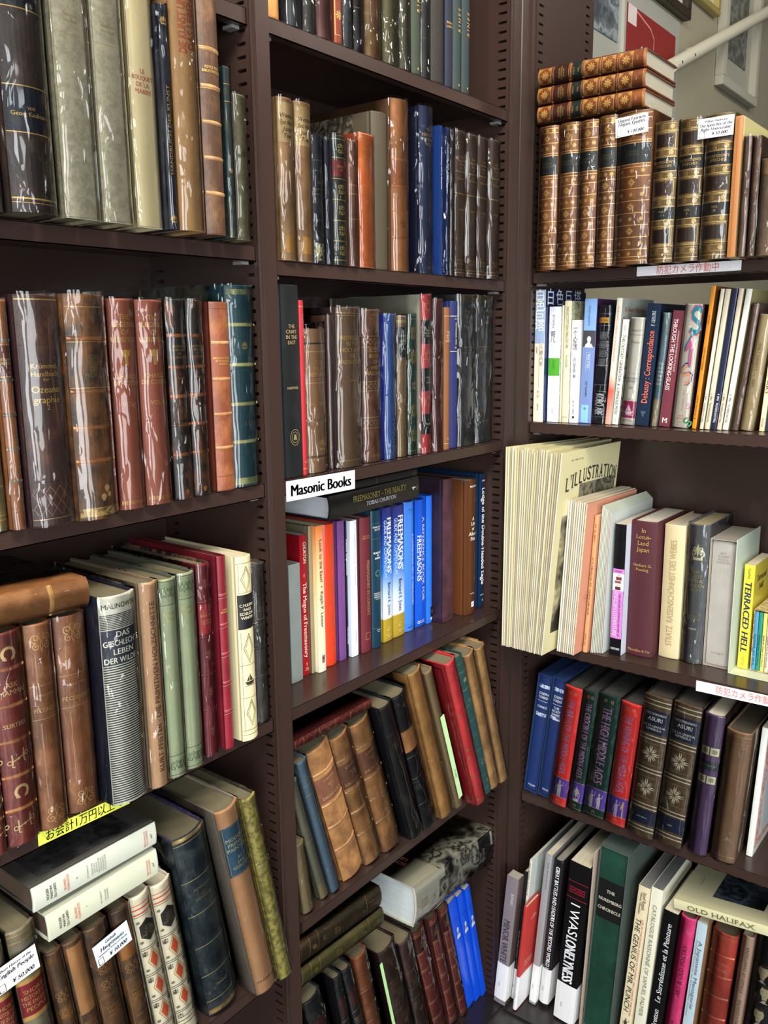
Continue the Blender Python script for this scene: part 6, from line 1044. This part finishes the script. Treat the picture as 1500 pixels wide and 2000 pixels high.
book('R4.silver', 'glo|#a3a1a4', 'glo|#8a888c', style='flat', ops=[('V', 'PHOTO', .05, .22, .2, .2, '#7a787c')], obi=(.735, .985, OB, '¥6000'), label='silver grey tall paperback with white price band left of the war book', d=.19)
book('R4.battles', 'glo|#202026', 'glo|#2a2224', ops=[('V', 'GREAT BATTLES AND LEADERS OF THE SECOND WORLD WAR', .04, .78, .40, .1, '#f4f4f6', {'bold': .03, 'serif': False, 'shear': .1}), ('B', .40, .70, '#3c2022', -.98, -.4)], obi=(.735, .975, OB, '¥4000'), label='glossy black war history book with white slanted capitals and price band', d=.20, pages='pag|#aaa69a')
book('R4.lonely', 'glo|#19181a', style='flat', ops=[('V', 'I WAS', .245, .44, .46, .0, '#f4f4f6', {'serif': False}), ('V', 'LONELYNESS', .45, .742, .52, -.05, '#f6f6f8', {'bold': .045, 'serif': False}), ('L', .115, .7, '#c83048'), ('L', .215, .7, '#c83048'), ('T', 'THE COMPLETE\nGRAPHIC WORKS OF\nTHE LATE MASTER', .165, 3.4, '#c83048', .8, {'bold': .02, 'serif': False})], obi=(.755, .995, OB, '¥4000'), label='wide black paperback with huge white letters and a small red title', d=.17)
book('R4.board', 'pap|#b8a898', style='flat', label='thin beige board between the black paperback and the big slipcase', d=.19)
NB = slipcase('R4.nuremberg', 'clo|#54605a', 'dark green leather book with black title band inside the largest slipcase', 'large grey green slipcase on the bottom right, biggest of all', 'lea|#244c3e|#2f5a4a|.2', None, [('B', .165, .375, '#121414'), ('T', 'THE\n\nNUREMBERG\n\nCHRONICLE', .27, 6.4, '#e0d8c0', .9), ('O', 'disc', 0, .985, 1.8, '#e0d8b0')], d=.20, bulge=.001)
book('R4.punch', 'pap|#e4d8b8', style='flat', ops=[('V', 'THE GENIUS OF MR. PUNCH', .20, .80, .46, -.2, '#2a2622', {'serif': False, 'shear': .1}), ('V', 'LIFE IN YOKOHAMA FOREIGN SETTLEMENT 1862 CHARLES WIRGMAN', .20, .82, .18, .55, '#c8706c', {'serif': False}), ('V', 'Jozef Rogala', .03, .14, .28, .3, '#5a2c2c', {'shear': .2}), ('V', 'Hitomi Yamashita', .04, .17, .2, -.3, '#4a3a34'), ('O', 'figure', 0, .88, 8, '#4a4234', 0, 12)], label='cream paperback with hand drawn dark capitals beside the big slipcase', d=.17, pages='pag|#8a8a88')
book('R4.palmer', 'pap|#e6e4d0', style='flat', ops=[('V', 'CATALOGUE RAISONNÉ OF SAMUEL PALMER', .10, .80, .34, 0, '#8a8670'), ('V', 'RAYMOND LISTER', .86, .99, .24, 0, '#9a9680')], label='pale cream book with long grey serif capitals, left of the black one', d=.17, pages='pag|#77777a')
book('R4.breton', 'glo|#161618', style='flat', ops=[('U', 'Le Surréalisme et la Peinture', .08, .63, .36, 0, '#f0f0f0', {'shear': .15, 'bold': .01}), ('U', 'André Breton', .68, .96, .36, 0, '#f0f0f0', {'shear': .15, 'bold': .01})], label='black book with white lettering running up, under the lying book', d=.155)
book('R4.pink', 'clo|#ec4c8e', ops=[('U', 'ART & OLD POETRY', .18, .55, .26, .2, '#8a2048'), ('U', 'EMMA', .72, .82, .2, .1, '#8a2048')], label='hot pink hardback in plastic on the bottom right', sleeve=3, d=.15)
book('R4.menagerie', 'pap|#b9ccd6', 'clo|#a07a54', style='flat', ops=[('V', 'A Japanese Menagerie', .12, .60, .34, .2, '#5a6c78'), ('V', 'Animal Pictures by Kawanabe Kyosai', .12, .66, .14, -.5, '#7a8a94'), ('V', 'Timothy Clark', .74, .95, .18, 0, '#6a7a84')], label='pale blue book between the hot pink and red leather ones', d=.15)
book('R4.noir', 'lea|#b54a3c|#c4604c|.3', bands=[.16, .31, .46, .61], band_mat='lea|#c05a44|#e08a60|.5', ops=[('L', t, .6, 'gold|#e0a070') for t in (.03, .155, .165, .305, .315, .455, .465, .61)] + [('T', 'A. DUMAS\n—\nLE NOIR', .235, 4.2, 'gold|#e0b080')], label='red leather book with gilt bands under the lying cream book', sleeve=4, d=.12)
book('R4.mantegna', 'pap|#c8a894', ops=[('U', 'TRIUMPHAL PROCESSIONS — STAGES OF MANTEGNA', .07, .80, .26, .2, '#8a7464')], label='beige pink book right of the red leather one', sleeve=2, d=.11)
FC = [('O', 'face', u, t, 11, 'pap|#cfc0a0', 0, 15) for u, t in ((.35, .10), (-.25, .24), (.1, .37), (-.1, .53), (.35, .68), (-.3, .84))] + [('B', .55, .59, '#1c1a18', -.9, -.3)]
for u, t in ((.35, .10), (-.25, .24), (.1, .37), (-.1, .53), (.35, .68), (-.3, .84)): FC += [('O', 'disc', u+du, t-.006, 1.3, '#6a5c48', 0, .7) for du in (-.16, .10)] + [('O', 'disc', u, t+.024, 2.6, '#8a7a62', 0, .5), ('O', 'disc', u+.02, t-.044, 8, '#3a342c', 0, 4.5), ('O', 'bust', u, t+.062, 8, '#d8d0bc', 0, 3)]
book('R4.faces', 'glo|#26282c', ops=FC, label='black jacket book with cut out portrait faces at the right photo edge', sleeve=2, d=.10)
D['R4.halifax'] = lie((.4325, .3470), 5.6, .1820, .0195, .030)
book('R4.halifax', 'pap|#d6d2ac', 'pap|#c9c5a4', style='flat', row='R4', ops=[('V', 'OLD HALIFAX', .14, .80, .46, 0, '#6a6640'), ('V', 'CUNARD', .93, .99, .2, 0, '#6a6640'), ('RB', .25, .85, .32, .82, 'pho|#14181c|#4a5a66|14'), ('RT', 'OLD HALIFAX', .5, .15, 3, '#8a8868')], label='cream green book with spaced capitals lying flat on the bottom right books', d=.165)
# ---- paper slips
def slip(name, row, s, y, z, w, h, lean, col, label, cat, marks=''):
    r = MB(); r.box((-w/2, 0, 0), (w/2, .0009, h), mat('pap|'+col))
    if marks: put_text(r, marks, mat('ink|#3a5a40'), lambda a, b: (-b+0, -.0003, h*.3-a), 0, 0, w*.4, h*.4, serif=False)
    o = r.build(name); place(o, row, s, y, z, lean); tag(o, label, cat); return o
slip('paper_slip', 'M4', -.1880, -.0075, .5400, .0115, .195, -18.6, '#c9ecb4', 'pale green paper slip sticking out between the grey brown and scarlet leaning books', 'paper slip', 'A 3452')
slip('paper_slip', 'M5', -.3345, .0150, .0200, .0065, .300, -13.4, '#bfe8a8', 'thin green paper slip beside the tan leather volume at the bottom', 'paper slip')
# ---- what hangs on the wall behind the right bookcase
def picture(name, x0, x1, z0, z1, fw, fd, fcol, label, cat, inner):
    r = tag(empty(name, (0, 0, 0)), label, cat); y = .232; mb = MB(); m_ = mat(fcol)
    for a, b, c, e in ((x0, x1, z0, z0+fw), (x0, x1, z1-fw, z1), (x0, x0+fw, z0+fw, z1-fw), (x1-fw, x1, z0+fw, z1-fw)): mb.box((a, y-fd, c), (b, y-.001, e), m_, .0015)
    mb.build('frame', r)
    for nm, a, b, c, e, dy, mm in inner:
        mb = MB(); mb.box((a, y-dy-.002, c), (b, y-dy, e), mat(mm)); mb.build(nm, r)
    return r
picture('framed_print', .66, .935, 2.045, 2.42, .006, .012, 'gold|#b8b8b0', 'glass clip framed grey landscape print at the left of the wall', 'picture', [('mat', .666, .929, 2.05, 2.41, .002, 'pap|#a8a8a0'), ('print', .70, .905, 2.145, 2.38, .005, 'pho|#4a5058|#9aa2a6|16'), ('clip', .715, .727, 2.045, 2.075, .012, 'gold|#d8d4c8')])
rp = tag(empty('poster', (0, 0, 0)), 'red poster with a torn white line hanging on the wall', 'poster')
mb = MB(); mb.box((.938, .2300, 2.02), (1.36, .2318, 2.31), mat('pap|#a5a59c')); mb.build('sheet', rp)
mb = MB(); mb.box((.966, .2288, 2.02), (1.326, .2299, 2.262), mat('mar|#8d2a28|#842624'))
mb.add([(.972, .2284, 2.215), (1.03, .2284, 2.215), (1.03, .2284, 2.262), (.972, .2284, 2.262)], [(0, 1, 2, 3)], mat('pap|#d8ccc8'))
mb.add([(1.075+.012*math.cos(a), .2284, 2.155+.022*math.sin(a)) for a in [k*math.pi/8 for k in range(16)]], [tuple(range(16))], mat('pap|#d8c8c4'))
Vv, Ff = stroke([(1.03, 2.255), (1.08, 2.245), (1.13, 2.235), (1.16, 2.215), (1.158, 2.17), (1.162, 2.12), (1.158, 2.05)], .005); mb.add([(a, .2284, b) for a, b in Vv], Ff, mat('pap|#d0908a')); mb.build('print', rp)
picture('framed_print', .98, 1.385, 2.318, 2.72, .026, .026, 'lea|#3a2a20|#4a3828|.3', 'dark brown picture frame, only its lower right corner in view', 'picture', [('mat', 1.0, 1.36, 2.34, 2.70, .004, 'pap|#c8c8c0')])
picture('framed_print', 1.42, 1.655, 2.398, 2.80, .020, .024, 'gold|#b5a468', 'narrow gold picture frame at the top of the photo', 'picture', [('mat', 1.44, 1.64, 2.41, 2.79, .004, 'pap|#c4c4ba')])
picture('framed_print', 1.700, 2.095, 2.205, 2.72, .030, .030, 'wall|#b4b0a2', 'large white picture frame with grey portrait photograph, right on the wall', 'picture', [('mat', 1.725, 2.07, 2.23, 2.70, .004, 'pap|#b0aea2'), ('print', 1.808, 2.000, 2.313, 2.60, .007, 'pho|#55554f|#8a8a82|14')])
mb = MB(); P0, P1 = Vector((1.16, .175, 2.135)), Vector((2.40, .175, 2.655)); mb.tube(P0, P1, .019, mat('ink|#cfcab8'), 16)
for q in (.03, .11): c_ = P0+(P1-P0)*q; mb.tube(c_+Vector((0, -.0195, 0)), c_+Vector((0, -.0175, 0)), .004, mat('ink|#2a2622'), 8)
po = mb.build('pole')
mb = MB()
for q in (.22, .80):
    c_ = P0+(P1-P0)*q; mb.tube(c_+Vector((0, .018, 0)), (c_.x, .2312, c_.z), .008, mat('ink|#bdb8a8'), 10)
mb.build('wall_bracket', po); tag(po, 'cream painted pole fixed slanting across the wall in front of the pictures', 'pole')
mb = MB(); mb.box((-.118, -.085, -.0056), (-.088, -.05, -.0052), mat('pap|#8a8c8c')); tag(mb.build('tape_patch'), 'grey tape patch stuck on the dark floor near the corner', 'tape')
